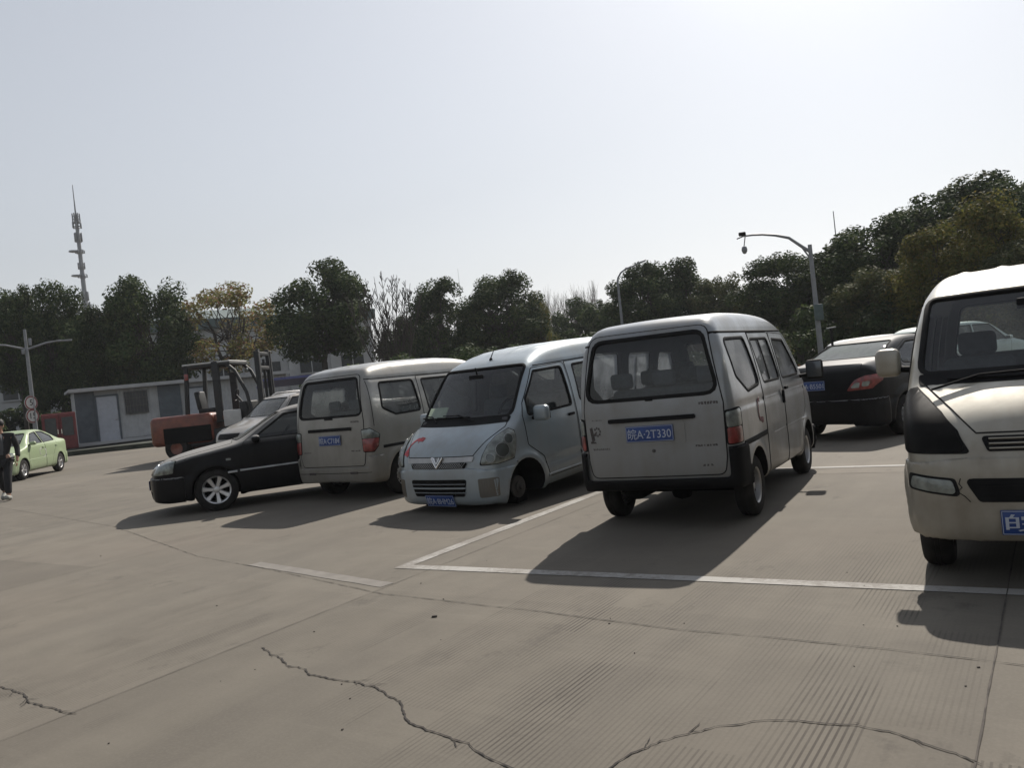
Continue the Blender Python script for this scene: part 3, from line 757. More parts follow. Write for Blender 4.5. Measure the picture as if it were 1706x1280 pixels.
    for q in 'LR':
        # doors: seams as real gaps, mouldings, handles
        fd = rounded([(.10, 1.66), (.10, .30), (.80, .30), (.90, .60), (1.18, .78), (1.20, 1.10), (.74, 1.64)], .05)
        d = c.patch('front_door', fd, q, .003, P_grey, [rounded([(x + (.012 if x > .5 else -.012), z + (.012 if z > 1.4 else -.012)) for x, z in sw3], .06)])
        c.strip('door_gap', fd, q, .010, .0045, MT['rubber'], parent=d)
        Q, G = c.hit(q, [(.23, 1.06)]); MB().rbox(tuple(Q[0] + G[0] * .012), (.11, .025, .035), .01).build('door_handle', MT['black'], d, 50)
        sd_ = rounded([(-.78, 1.66), (-.78, .42), (-.74, .30), (.075, .30), (.075, 1.66)], .03)
        d = c.patch('sliding_door', sd_, q, .003, P_grey, [rounded([(x + (.012 if x > -.3 else -.012), z + (.012 if z > 1.4 else -.012)) for x, z in sw2], .06)])
        c.strip('door_gap', sd_, q, .010, .0045, MT['rubber'], parent=d)
        Q, G = c.hit(q, [(.02, .98)]); MB().rbox(tuple(Q[0] + G[0] * .014), (.03, .03, .14), .012).build('door_handle', MT['black'], d, 50)
        c.strip('slide_rail', [(-1.62, .695), (-.80, .705)], q, .045, .007, MT['black'], False)
        c.strip('roof_gutter', [(-1.79, 1.675), (.86, 1.675)], q, .022, .016, MT['rubber'], False)
        c.strip('waist_moulding', [(-.70, 1.02), (1.55, 1.02)], q, .022, .006, P_grey, False)
        c.strip('waist_moulding', [(-.5, .66), (1.1, .66)], q, .03, .008, P_grey, False)
    arrow_decal(c, 'curved_sticker', -.96, .93, .12, 'R', MT['redfade'], 1, 20)
    c.patch('sticker_pad', rounded([(-.97, .81), (-.90, .80), (-.90, .85), (-.95, .87)], .02), 'R', .004, MT['redfade'], step=.03, skirt=.004)
    c.mirror(1.12, .70, 1.20, (.08, .19, .22), MT['black'], 1, .10); c.mirror(1.12, .70, 1.20, (.08, .19, .22), MT['black'], -1, .10)
    c.wheels([1.20, -1.25], 1.27, .275, 'steel', .155)
    van_interior(c, .56, 1.02)
    mb = MB(); mb.tube([(-1.82, .35, .24), (-1.2, .35, .26)], .022, 8); mb.rbox((-1.45, .32, .30), (.5, .2, .14), .06); mb.tube([(-1.25, -.6, .275), (-1.25, .6, .275)], .045, 10); mb.lathe([(0, -.1), (.1, -.07), (.12, 0), (.1, .07), (0, .1)], 14, 'y', (-1.25, 0, .275)); mb.build('axle_and_exhaust', MT['under'], c.root, 60)
    return c

def van_family(c, pm, texts, rear_detail=True, front_detail=True, plate_f=None, plate_r=None, side_glass=None, hlmat=None, grille='mesh', wiper=True, wsz=1.145, mz=1.12, heads=True, hl=None, hood=None, fb=(.655, .19)):
    sg = side_glass or MT['glass']
    c.cuts = []
    rw = [(-.645, 1.185), (.645, 1.185), (.54, 1.70), (-.54, 1.70)]; ws = [(-.70, wsz), (.70, wsz), (.635, 1.70), (-.635, 1.70)]
    c.window('rear_window', rw, 'B', .09, MT['glass'], .035)
    c.window('windscreen', ws, 'F', .07, MT['glass'], .035)
    sw1 = [(-1.62, 1.605), (-.92, 1.605), (-.88, 1.15), (-1.42, 1.14), (-1.66, 1.25)]
    sw2 = [(-.74, 1.60), (.02, 1.60), (.05, 1.14), (-.70, 1.14)]
    sw3 = [(.26, 1.60), (.84, 1.60), (1.14, 1.30), (1.16, 1.11), (.24, 1.11)]
    for q in ('R', 'L'):
        c.window('side_window', sw1, q, .06, sg, .03); c.window('side_window', sw2, q, .05, sg, .03); c.window('side_window', sw3, q, .05, MT['glass'], .03)
    c.body()
    if rear_detail:
        tg = rounded(mirror_poly([(.62, .49), (.655, .65), (.66, 1.10), (.585, 1.745)]), [.06, 0, 0, .1, .1, 0, 0, .06])
        t = c.patch('tailgate', tg, 'B', .004, pm, [rounded([(y * 1.02, z + (.01 if z > 1.4 else -.01)) for y, z in rw], .10)])
        c.strip('tailgate_gap', tg, 'B', .011, .0055, MT['rubber'], parent=t)
        c.patch('tailgate_trim', rounded([(-.43, .985), (.43, .985), (.43, 1.03), (-.43, 1.03)], .015), 'B', .026, MT['black'], step=.03, skirt=.03, parent=t)
        smudge(c, 'badge', -.50, 1.10, .16, .028, 'B', MT['darkmark'], 7, 3, parent=t); smudge(c, 'badge', -.48, .70, .18, .022, 'B', MT['darkmark'], 8, 5, parent=t); smudge(c, 'badge', .5, .70, .16, .018, 'B', MT['darkmark'], 8, 6, parent=t)
        Q, G = c.hit('B', [(0, 1.16)]); MB().rbox(tuple(Q[0] - np.array([.01, 0, 0])), (.025, .16, .022), .008).build('wiper_pivot', MT['black'], t, 50)
        if plate_r: c.plate('B', 0, .86, plate_r, off=.018)
        for sy in (-1, 1):
            pj = diag(180 - 45 * sy)
            # outer corner lamps, pentagonal
            us = [(-.95, .985), (-.83, 1.0), (-.70, .90), (-.735, .74), (-.80, .665), (-.945, .675)]
            Uv = np.array(pj[0]); ui = float(Uv[0] * -1.985 + Uv[1] * .635 * sy); sg_ = 1 if float(Uv[0] * -1.4 + Uv[1] * .82 * sy) > ui else -1
            P = [(ui + sg_ * (u_ + .95), z) for u_, z in us]
            b = c.patch('tail_lamp', rounded(P, .02), pj, .006, MT['black'], step=.04, skirt=.02)
            Pc = [(ui + sg_ * (u_ + .95), z) for u_, z in [(-.94, .975), (-.83, .988), (-.712, .90), (-.722, .86), (-.94, .86)]]
            Pr = [(ui + sg_ * (u_ + .95), z) for u_, z in [(-.94, .855), (-.722, .855), (-.745, .745), (-.805, .678), (-.935, .685)]]
            c.patch('reversing_lens', rounded(Pc, .015), pj, .012, MT['clear_lens'], step=.03, skirt=.01, parent=b, bulge=.012)
            c.patch('red_lens', rounded(Pr, .015), pj, .012, MT['red_lens'], step=.03, skirt=.01, parent=b, bulge=.012)
    c.solid('rear_bumper', .022, lambda x, y, z: np.maximum(np.maximum(z - np.where(np.abs(y) > .68, .62, .475), .24 - z), x + 1.74), (-2.1, -.95, .15), (-1.65, .95, .7), pm, .025)
    if rear_detail:
        b = c.strip('bumper_groove', [(-.72, .40), (.72, .40)], 'B', .012, .026, MT['rubber'], False)
        for y in (-.42, .42): c.patch('bumper_reflector', rounded([(y - .07, .385), (y + .07, .385), (y + .07, .415), (y - .07, .415)], .01), 'B', .030, MT['darkmark'], step=.03)
    arch = lambda x, y, z: .365 - np.sqrt((x - 1.34) ** 2 + (z - .30) ** 2)
    c.solid('front_bumper', .016, lambda x, y, z: np.maximum(np.maximum(np.maximum(z - (fb[0] - .05 * np.clip((np.abs(y) - .4) / .4, 0, 1)), fb[1] - z), 1.52 - x), arch(x, y, z)), (1.45, -.95, .12), (2.12, .95, .75), pm, .022)
    if front_detail:
        hood = rounded(mirror_poly(hood or [(.50, .775), (.60, .92), (.71, 1.04), (.68, 1.10)]), [0, 0, .02, .02, .02, .02, 0, 0])
        h_ = c.patch('bonnet', hood, 'F', .003, c.m.get('bonnet', pm), step=.05)
        c.strip('bonnet_gap', hood, 'F', .009, .0045, MT['rubber'], parent=h_)
        if grille == 'mesh': c.patch('chrome_band', rounded([(-.50, .715), (.50, .715), (.52, .768), (-.52, .768)], .01), 'F', .010, MT['steel'] if grille == 'mesh' else pm, step=.04)
        if grille == 'mesh':
            g = c.patch('grille', rounded([(-.40, .645), (.40, .645), (.44, .708), (-.44, .708)], .02), 'F', .019, MT['black'], step=.04)
            mb = MB()
            for k in range(-30, 31):
                for sl in (1, -1):
                    a = (k * .032 - sl * .03, .65); b_ = (k * .032 + sl * .03, .704)
                    if abs(a[0]) < .41 and abs(b_[0]) < .43: c.strip_geo([a, b_], 'F', .006, .023, False, mb=mb, base=.017)
            mb.build('grille_mesh', MT['steel'], g, 60)
            mb = MB()
            for sy in (-1, 1):
                c.strip_geo([(0, .655), (sy * .035, .70), (sy * .085, .765)], 'F', .032, .034, False, mb=mb, base=.012)
                c.strip_geo([(0, .70), (sy * .03, .735), (sy * .045, .765)], 'F', .016, .034, False, mb=mb, base=.012)
            mb.build('emblem', MT['chrome'], g, 60)
            lg = c.patch('lower_grille', rounded([(-.38, .335), (.38, .335), (.43, .525), (-.43, .525)], .03), 'F', .022, MT['under'], step=.05)
            mb = MB()
            for z_, h_ in ((.475, .006), (.430, .020), (.380, .006)): c.strip_geo([(-.41, z_), (.41, z_)], 'F', h_ + .004, .032, False, mb=mb, base=.018)
            mb.build('grille_bar', pm, lg, 60)
            for sy in (-1, 1):
                f_ = c.patch('bumper_vent', rounded([(sy * .57, .315), (sy * .74, .315), (sy * .75, .525), (sy * .57, .525)], .02), 'F', .019, P_dirt, step=.04)
                mb = MB()
                for k in range(7): c.strip_geo([(sy * (.585 + k * .024), .325), (sy * (.585 + k * .024), .515)], 'F', .009, .022, False, mb=mb, base=.016)
                mb.build('vent_rib', P_dirt, f_, 60)
        for sy in (-1, 1):
            pj = diag((hl[0] if hl else 45) * sy); U = np.array(pj[0])
            P = [(-.93, .665), (-.885, .77), (-.81, .87), (-.70, .955), (-.54, 1.02), (-.475, .985), (-.465, .90), (-.485, .78), (-.52, .675), (-.72, .66)]
            if sy < 0: P = [(-u_, z) for u_, z in P]
            if hl:
                Q, G = c.hit('F', [(y * sy, z) for y, z in hl[1]]); P = [(float(np.dot(np.array(U), q)), float(q[2])) for q in Q]
            g = c.patch('headlight', rounded(P, .02), pj, .006, MT['rubber'], step=.05, skirt=.02)
            ce = (sum(p[0] for p in P) / len(P), sum(p[1] for p in P) / len(P))
            P2 = [(ce[0] + (p[0] - ce[0]) * .955, ce[1] + (p[1] - ce[1]) * .95) for p in P]
            c.patch('headlight_lens', rounded(P2, .03), pj, .011, hlmat or MT['clear_lens'], step=.035, skirt=.01, parent=g, bulge=0. if hl else .015)
            if not hl:
                for cu0, cz0, rr0 in ((-.66, .80, .075), (-.575, .905, .050), (-.80, .735, .045)):
                    ring = [((cu0 * (1 if sy > 0 else -1)) + rr0 * math.cos(k * .4488), cz0 + rr0 * math.sin(k * .4488)) for k in range(14)]
                    c.patch('lamp_reflector', ring, pj, .027, MT['lampbowl'], step=.03, skirt=.004, parent=g); c.strip('lamp_ring', ring, pj, .008, .031, MT['steel'], parent=g, base=.02, )
    for q in 'LR':
        fd = rounded([(.19, 1.65), (.19, .34), (.88, .34), (.97, .60), (1.24, .78), (1.26, 1.12), (1.20, 1.26), (.86, 1.64)], .05)
        d = c.patch('front_door', fd, q, .003, pm, [rounded([(x + (.014 if x > .5 else -.014), z + (.014 if z > 1.4 else -.014)) for x, z in sw3], .06)])
        c.strip('door_gap', fd, q, .010, .0045, MT['rubber'], parent=d)
        Q, G = c.hit(q, [(.31, 1.0)]); MB().rbox(tuple(Q[0] + G[0] * .014), (.13, .03, .035), .012).build('door_handle', MT['black'], d, 50)
        sd_ = rounded([(-.83, 1.65), (-.83, .46), (-.80, .34), (.165, .34), (.165, 1.65)], .03)
        d = c.patch('sliding_door', sd_, q, .003, pm, [rounded([(x + (.014 if x > -.3 else -.014), z + (.014 if z > 1.4 else -.014)) for x, z in sw2], .06)])
        c.strip('door_gap', sd_, q, .010, .0045, MT['rubber'], parent=d)
        c.strip('slide_rail', [(-1.74, .72), (-.86, .72)], q, .04, .006, MT['black'], False)
        c.strip('corner_gap', [(-1.84, 1.64), (-1.86, 1.02)], q, .009, .002, MT['rubber'], False)
        c.strip('roof_gutter', [(-1.84, 1.665), (.80, 1.665)], q, .014, .010, MT['rubber'], False)
        c.strip('sill_moulding', [(-.95, .36), (.92, .36)], q, .03, .012, pm, False)
    for sy in (1, -1): c.mirror(1.08, .75, mz, (.11, .20, .18) if mz < 1.2 else (.09, .16, .19), pm, sy, .07)
    if wiper:
        for y0, y1 in ((.25, -.28), (-.35, -.62)) if wiper == 1 else ((-.12, .42), (-.62, -.10)):
            mb = MB(); Q, G = c.hit('F', [(y0, 1.10), ((y0 + y1) / 2, 1.20), (y1, 1.175)], .03); mb.tube([Q[0], Q[1] * .5 + (Q[0] + Q[2]) * .25, Q[2]], .008, 6)
            c.strip_geo([(y0 * .3 + y1 * .7 - .28, 1.165), (y0 * .3 + y1 * .7 + .28, 1.155)], 'F', .012, .022, False, mb=mb, base=.002)
            mb.build('wiper', MT['black'], c.root, 60)
        c.patch('cowl_panel', rounded([(-.70, wsz - .07), (.70, wsz - .07), (.70, wsz - .005), (-.70, wsz - .005)], .02), 'F', .006, MT['black'], step=.06)
    van_interior(c, .62, 1.06, heads=heads)
    if plate_f: c.plate('F', plate_f[1], plate_f[2], plate_f[0], off=.026)
    Q, G = c.hit('T', [(-1.0, 0)]); 
    return c
def van_left():
    c = Car('microvan', 'beige silver microvan seen from behind with plate C7184, between black saloon and blue silver van', 'van', (-1.49, 13.06, 35.0), SP_VAN, {'paint': P_silver}, res=.032)
    van_family(c, P_silver, None, True, False, None, '皖A·C7184', MT['glass_dusty'])
    c.wheels([1.34, -1.34], 1.36, .285, 'steel', .16)
    return c
def van_blue():
    c = Car('microvan', 'blue silver microvan facing forward with plate 8HM26, nose sagging on a bare hub', 'van', (.283, 10.85, 218.4), SP_VAN, {'paint': P_blue}, res=.03, ry=R(2.6), dz=-.035)
    van_family(c, P_blue, None, False, True, ('皖A·8HM26', 0, .29), None)
    c.wheels([-1.34], 1.36, .285, 'steel', .16)
    rt = make_wheel(c.root, .285, 'steel', .16); rt.location = (1.34, -.68, .345)
    rt.rotation_euler = (0, 0, math.pi)
    # bare hub with brake disc on the visible front corner
    mb = MB(); mb.lathe([(0, .05), (.03, .05), (.035, .02), (.07, .015), (.075, -.005), (.125, -.01), (.13, -.03), (.06, -.035), (0, -.2)], 26, 'y', (1.34, .66, .31)); mb.tube([(1.34, .62, .31), (1.36, .3, .36)], .03, 8)
    mb.build('brake_hub', MT['darksteel'], c.root, 40)
    mb = MB(); mb.rbox((1.30, .55, .20), (.2, .2, .16), .02); mb.build('jack_block', MT['under'], c.root, 40)
    arrow_decal(c, 'curved_sticker', -.47, .86, .115, 'F', MT['red'], 1, 0)
    c.patch('sticker_pad', rounded([(-.62, .80), (-.545, .795), (-.54, .845), (-.60, .86)], .015), 'F', .0065, MT['red'], step=.03, skirt=.004)
    c.patch('sticker_pad', rounded([(-.46, .945), (-.38, .94), (-.36, .975), (-.45, .985)], .012), 'F', .0065, MT['red'], step=.03, skirt=.004)
    MB().rbox((1.30, -.50, 1.22), (.012, .30, .16), .005, Euler((0, R(-38), 0)).to_matrix()).build('paper_sheet', MT['paper'], c.root)
    Q, G = c.hit('T', [(.78, 0.02)]); mb = MB(); mb.tube([Q[0], Q[0] + np.array([-.02, 0, .02])], .018, 8); mb.tube([Q[0] + np.array([0, 0, .01]), Q[0] + np.array([-.10, 0, .13])], [.008, .004], 6); mb.build('aerial', MT['black'], c.root, 60)
    return c
def van_right():
    sp = dict(SP_VAN); sp['side'] = [(-1.93, .28), (-1.985, .40), (-2.0, .60), (-1.98, 1.05), (-1.94, 1.40), (-1.87, 1.72), (-1.74, 1.86), (-1.2, 1.905), (-.2, 1.915), (.45, 1.88), (.82, 1.78), (1.0, 1.68), (1.45, 1.20), (1.60, 1.12), (1.80, 1.0), (1.92, .88), (1.98, .74), (2.0, .58), (1.985, .36), (1.90, .27)]
    c = Car('microvan', 'champagne microvan at the right edge with blacked out headlight and cracked bumper', 'van', (3.885, 6.0, 211.0), sp, {'paint': P_gold, 'bonnet': P_gold}, res=.03)
    van_family(c, P_gold, None, False, True, ('皖A·', -.10, .40), None, hlmat=MT['smoke_lens'], grille='slats', wiper=2, wsz=1.215, mz=1.30, heads=False, fb=(.765, .28),
        hl=(30, [(.43, .775), (.49, .90), (.57, 1.0), (.64, 1.075), (.705, 1.14), (.75, 1.13), (.79, 1.03), (.805, .92), (.81, .775)]), hood=[(.40, .885), (.515, 1.01), (.61, 1.10), (.685, 1.17)])
    c.wheels([1.34, -1.34], 1.36, .29, 'steel', .17)
    g = c.patch('grille', rounded([(-.35, .785), (.35, .785), (.38, .865), (-.38, .865)], .02), 'F', .010, MT['black'], step=.05)
    mb = MB()
    for z_ in (.80, .825, .85): c.strip_geo([(-.34, z_), (.34, z_)], 'F', .012, .02, False, mb=mb, base=.006)
    mb.build('grille_bar', P_gold, g, 60)
    lg = c.patch('lower_grille', rounded([(-.41, .51), (.41, .51), (.48, .64), (-.48, .64)], .03), 'F', .020, MT['black'], step=.05)
    mb = MB()
    for z_ in (.55, .60): c.strip_geo([(-.40, z_), (.40, z_)], 'F', .010, .024, False, mb=mb, base=.016)
    mb.build('grille_bar', MT['black'], lg, 60)
    for sy in (-1, 1):
        pj = diag(20 * sy); U = np.array(pj[0])
        tu = lambda P: [(float(U[0] * (1.96 - max(0, abs(y) - .6) * .9) + U[1] * y), z) for y, z in P]
        f_ = c.patch('fog_lamp', rounded(tu([(sy * .50, .535), (sy * .53, .64), (sy * .76, .665), (sy * .78, .57)]), .03), pj, .020, MT['rubber'], step=.04)
        c.patch('fog_lens', rounded(tu([(sy * .525, .55), (sy * .545, .628), (sy * .735, .65), (sy * .755, .58)]), .025), pj, .025, MT['clear_lens'], step=.03, parent=f_, bulge=.006)
    c.strip('bumper_crack', [(-.495, .64), (-.505, .61), (-.49, .59), (-.515, .565), (-.48, .54), (-.455, .51)], 'F', .006, .020, MT['rubber'], False)
    return c

# saloons
PLAN_SED = lambda L, W, rf=.35, rb=.25: [(L / 2, 0), (L / 2 - .02, W * .2), (L / 2 - .10, W * .36), (L / 2 - rf, W * .465), (L / 2 - .8, W * .5 + .015), (0, W * .5 + .03), (-L / 2 + .8, W * .5 + .01), (-L / 2 + rb, W * .46), (-L / 2 + .05, W * .35), (-L / 2, 0)]
def saloon_spec(side, L, W, H, belt=.95, fx=1.33, rx=-1.28, rr=.34, roofw=.56, k=.07):
    return dict(L=L, W=W, H=H, k=k, bowf=.13, bowr=.10, crown=.05, side=side,
        sec=[(W / 2 - .12, .16), (W / 2 - .02, .30), (W / 2, .52), (W / 2 - .005, .80), (W / 2 - .03, belt), (W / 2 - .09, belt + .06), (roofw + .06, H - .16), (roofw, H - .06), (roofw - .16, H + .2)],
        plan=PLAN_SED(L, W), wells=[(fx, .31, rr), (rx, .31, rr)], cabin=(-1.35, .95, .66, .05), taper=(-.5, .4, .10, .06),
        creases=[(.57, .022, .010, -2.0, 2.0)], flares=[(fx, .30, rr + .035, .018), (rx, .30, rr + .035, .018)])
def saloon(c, pm, g, dx0=-2.0, plate_f=None, plate_r=None, lights='e', gl=None, win=None):
    W = c.sp['W'] / 2; c.cuts = []; gl = gl or MT['glass']
    c.window('windscreen', g['ws'], g.get('wsp', 'F'), .06, gl, .02); c.window('rear_window', g['rw'], 'B', .06, g.get('rwm', gl), .02)
    for q in 'RL':
        for p in g['side']: c.window('side_window', p, q, .04, g.get('sgm', gl), .022)
    c.body()
    for q in 'LR':
        for d_, hs_ in g['doors']:
            P = rounded(d_, .05); holes = [rounded([(x + (.012 if x > sum(a for a, b in h) / len(h) else -.012), z + (.012 if z > sum(b for a, b in h) / len(h) else -.012)) for x, z in h], .04) for h in hs_]
            d = c.patch('door', P, q, .0025, pm, holes, step=.06); c.strip('door_gap', P, q, .008, .004, MT['rubber'], parent=d)
            xm = min(a for a, b in d_) + .10
            Q, G = c.hit(q, [(xm + .06, g['belt'] - .10)]); MB().rbox(tuple(Q[0] + G[0] * .014), (.15, .025, .03), .01).build('door_handle', g.get('handle', pm), d, 50)
        c.strip('side_moulding', [(-.95, .57), (.98, .55)], q, .028, .010, g.get('mould', pm), False)
    c.mirror(g['mir'][0], W - .10, g['mir'][1], (.12, .17, .11), pm, 1, .06); c.mirror(g['mir'][0], W - .10, g['mir'][1], (.12, .17, .11), pm, -1, .06)
    c.interior([.15], (.45, .85, .78, .92), .55, MT['seat'], zf=.32)
    mb = MB(); mb.rbox((-.85, 0, .55), (.5, 1.2, .16), .05); mb.rbox((-1.12, 0, .82), (.14, 1.2, .55), .06); mb.build('bench_seat', MT['seat'], c.root, 50)
    return c
def saloon_left():
    side = [(-2.20, .26), (-2.26, .45), (-2.26, .72), (-2.20, .95), (-2.05, 1.03), (-1.55, 1.06), (-1.0, 1.33), (-.60, 1.42), (-.1, 1.435), (.25, 1.39), (.55, 1.25), (1.02, .985), (1.25, .945), (1.75, .87), (2.08, .775), (2.21, .66), (2.27, .52), (2.27, .34), (2.18, .20)]
    sp = saloon_spec(side, 4.52, 1.72, 1.43)
    c = Car('saloon_car', 'black saloon car with silver seven-spoke wheels and dusty bonnet, nose pointing left', 'car', (-3.41, 13.0, 252), sp, {'paint': P_black}, res=.034)
    g = dict(ws=[(-.62, .985), (.62, .985), (.53, 1.33), (-.53, 1.33)], rw=[(-.58, 1.09), (.58, 1.09), (.48, 1.33), (-.48, 1.33)], belt=.94, mir=(.72, .98),
             side=[[(.76, .985), (.28, 1.30), (-.14, 1.335), (-.16, .985)], [(-.24, .985), (-.22, 1.335), (-.62, 1.32), (-1.0, 1.13), (-1.05, .99)]], mould=MT['steel'], sgm=MT['glass_dark'], rwm=MT['glass_dusty'])
    g['doors'] = [([(-.20, 1.37), (-.20, .26), (.92, .26), (.96, .60), (.90, .95), (.30, 1.345)], [g['side'][0]]), ([(-1.12, 1.0), (-.78, .62), (-.62, .26), (-.22, .26), (-.22, 1.37), (-.62, 1.35), (-1.06, 1.16)], [g['side'][1]])]
    saloon(c, P_black, g, gl=MT['glass_dusty'])
    for sy in (1, -1):
        pj = diag(45 * sy)
        P = [(-1.14, .60), (-1.10, .76), (-.98, .79), (-.74, .795), (-.77, .615), (-.98, .60)]
        if sy < 0: P = [(-a, b) for a, b in P]
        h = c.patch('headlight', rounded(P, .02), pj, .004, MT['rubber'], step=.05); ce = (np.mean([p[0] for p in P]), np.mean([p[1] for p in P]))
        c.patch('headlight_lens', rounded([(ce[0] + (a - ce[0]) * .95, ce[1] + (b - ce[1]) * .93) for a, b in P], .025), pj, .010, MT['clear_lens'], step=.035, parent=h, bulge=.012)
        c.patch('tail_lamp', rounded([(sy * .45, .74), (sy * .45, .90), (sy * .78, .92), (sy * .80, .76)], .03), 'B', .008, MT['red_lens'], step=.05)
        q = 'L' if sy > 0 else 'R'
        c.patch('side_repeater', rounded([(1.09, .715), (1.16, .715), (1.16, .745), (1.09, .745)], .01), q, .008, MT['clear_lens'], step=.03)
        c.strip('side_moulding', [(1.02, .545), (1.15, .54)], q, .028, .010, MT['steel'], False)
    c.solid('front_bumper', .022, lambda x, y, z: np.maximum(np.maximum(np.maximum(z - .56, .19 - z), 1.75 - x), .36 - np.sqrt((x - 1.33) ** 2 + (z - .3) ** 2)), (1.6, -1, .12), (2.4, 1, .65), P_black, .028)
    c.solid('rear_bumper', .022, lambda x, y, z: np.maximum(np.maximum(np.maximum(z - .60, .22 - z), x + 1.75), .36 - np.sqrt((x + 1.28) ** 2 + (z - .3) ** 2)), (-2.4, -1, .12), (-1.6, 1, .7), P_black, .03)
    gr = c.patch('grille', rounded([(-.36, .60), (.36, .60), (.40, .735), (-.40, .735)], .04), 'F', .008, MT['black'], step=.05)
    mb = MB()
    for k in range(-8, 9): c.strip_geo([(k * .042, .61), (k * .043, .725)], 'F', .012, .016, False, mb=mb, base=.004)
    c.strip_geo(rounded([(-.36, .60), (.36, .60), (.40, .735), (-.40, .735)], .04), 'F', .016, .018, True, mb=mb); mb.build('grille_bar', MT['chrome'], gr, 60)
    c.patch('air_intake', rounded([(-.45, .26), (.45, .26), (.5, .37), (-.5, .37)], .03), 'F', .026, MT['under'], step=.06)
    c.plate('F', 0, .44, '皖A·K206', off=.035)
    hd = rounded([(1.06, -.66), (1.06, .66), (1.6, .67), (2.02, .58), (2.13, .30), (2.15, 0), (2.13, -.30), (2.02, -.58), (1.6, -.67)], .05)
    h = c.patch('bonnet', hd, 'T', .003, P_black, step=.06); c.strip('bonnet_gap', hd, 'T', .009, .004, MT['rubber'], parent=h)
    c.wheels([1.33, -1.28], 1.48, .31, 'sedan', .19)
    return c
def saloon_right():
    side = [(-2.10, .22), (-2.18, .34), (-2.21, .60), (-2.19, .90), (-2.12, 1.13), (-1.98, 1.165), (-1.62, 1.18), (-1.10, 1.40), (-.70, 1.475), (-.2, 1.50), (.2, 1.46), (.6, 1.28), (1.10, 1.0), (1.35, .96), (1.85, .84), (2.08, .70), (2.17, .50), (2.16, .30), (2.05, .20)]
    sp = saloon_spec(side, 4.4, 1.70, 1.50, belt=1.0, fx=1.30, rx=-1.27, k=.07, roofw=.55)
    c = Car('saloon_car', 'black saloon seen from behind with pale rear window and red tail lamp, plate ending 5501', 'car', (6.3, 13.55, 52), sp, {'paint': P_black2}, res=.034)
    g = dict(ws=[(-.62, 1.02), (.62, 1.02), (.53, 1.39), (-.53, 1.39)], rw=[(-.62, 1.205), (.62, 1.205), (.50, 1.425), (-.50, 1.425)], belt=.98, mir=(.78, 1.04),
             side=[[(.72, 1.035), (.28, 1.34), (-.14, 1.39), (-.16, 1.02)], [(-.24, 1.02), (-.22, 1.395), (-.62, 1.385), (-1.05, 1.22), (-1.08, 1.07)]], rwm=glass('rear_glass_b', (.4, .45, .45), .55, (.40, .44, .43)), sgm=MT['glass_dark'])  # pale grey-green sky reflection put into the rear glass's diffuse colour
    g['doors'] = [([(-.20, 1.43), (-.20, .26), (.90, .26), (.93, .60), (.86, 1.0), (.30, 1.39)], [g['side'][0]]), ([(-1.16, 1.06), (-.78, .62), (-.62, .26), (-.22, .26), (-.22, 1.43), (-.62, 1.42), (-1.12, 1.24)], [g['side'][1]])]
    saloon(c, P_black2, g)
    for sy in (1, -1):
        pj = diag(180 - 0 * sy)
        P = [(sy * .40, .745), (sy * .53, .90), (sy * .66, .955), (sy * .80, .965), (sy * .79, .86), (sy * .72, .76)]
        t = c.patch('tail_lamp', rounded(P, .02), 'B', .010, MT['red_lens'], step=.04, bulge=.01)
        c.patch('reversing_lens', rounded([(sy * .46, .785), (sy * .53, .855), (sy * .60, .865), (sy * .585, .785)], .02), 'B', .024, MT['clear_lens'], step=.03, parent=t)
        c.patch('indicator_lens', rounded([(sy * .61, .80), (sy * .63, .87), (sy * .71, .875), (sy * .68, .80)], .02), 'B', .024, MT['clear_lens'], step=.03, parent=t)
    tl = rounded([(-.52, .72), (.52, .72), (.60, 1.02), (.62, 1.13), (-.62, 1.13), (-.60, 1.02)], .03)
    t = c.patch('boot_lid', tl, 'B', .003, P_black2, step=.06); c.strip('boot_gap', tl, 'B', .008, .004, MT['rubber'], parent=t)
    c.plate('B', .14, .85, '皖A·B5501', off=.012)
    c.solid('rear_bumper', .022, lambda x, y, z: np.maximum(np.maximum(np.maximum(z - .62, np.where(np.abs(y) < .45, .26, .20) - z), x + 1.72), .36 - np.sqrt((x + 1.27) ** 2 + (z - .3) ** 2)), (-2.4, -1, .12), (-1.6, 1, .7), P_black2, .028)
    c.solid('front_bumper', .022, lambda x, y, z: np.maximum(np.maximum(np.maximum(z - .56, .19 - z), 1.75 - x), .36 - np.sqrt((x - 1.3) ** 2 + (z - .3) ** 2)), (1.6, -1, .12), (2.4, 1, .65), P_black2, .035)
    c.wheels([1.30, -1.27], 1.46, .30, 'steel', .185)
    return c
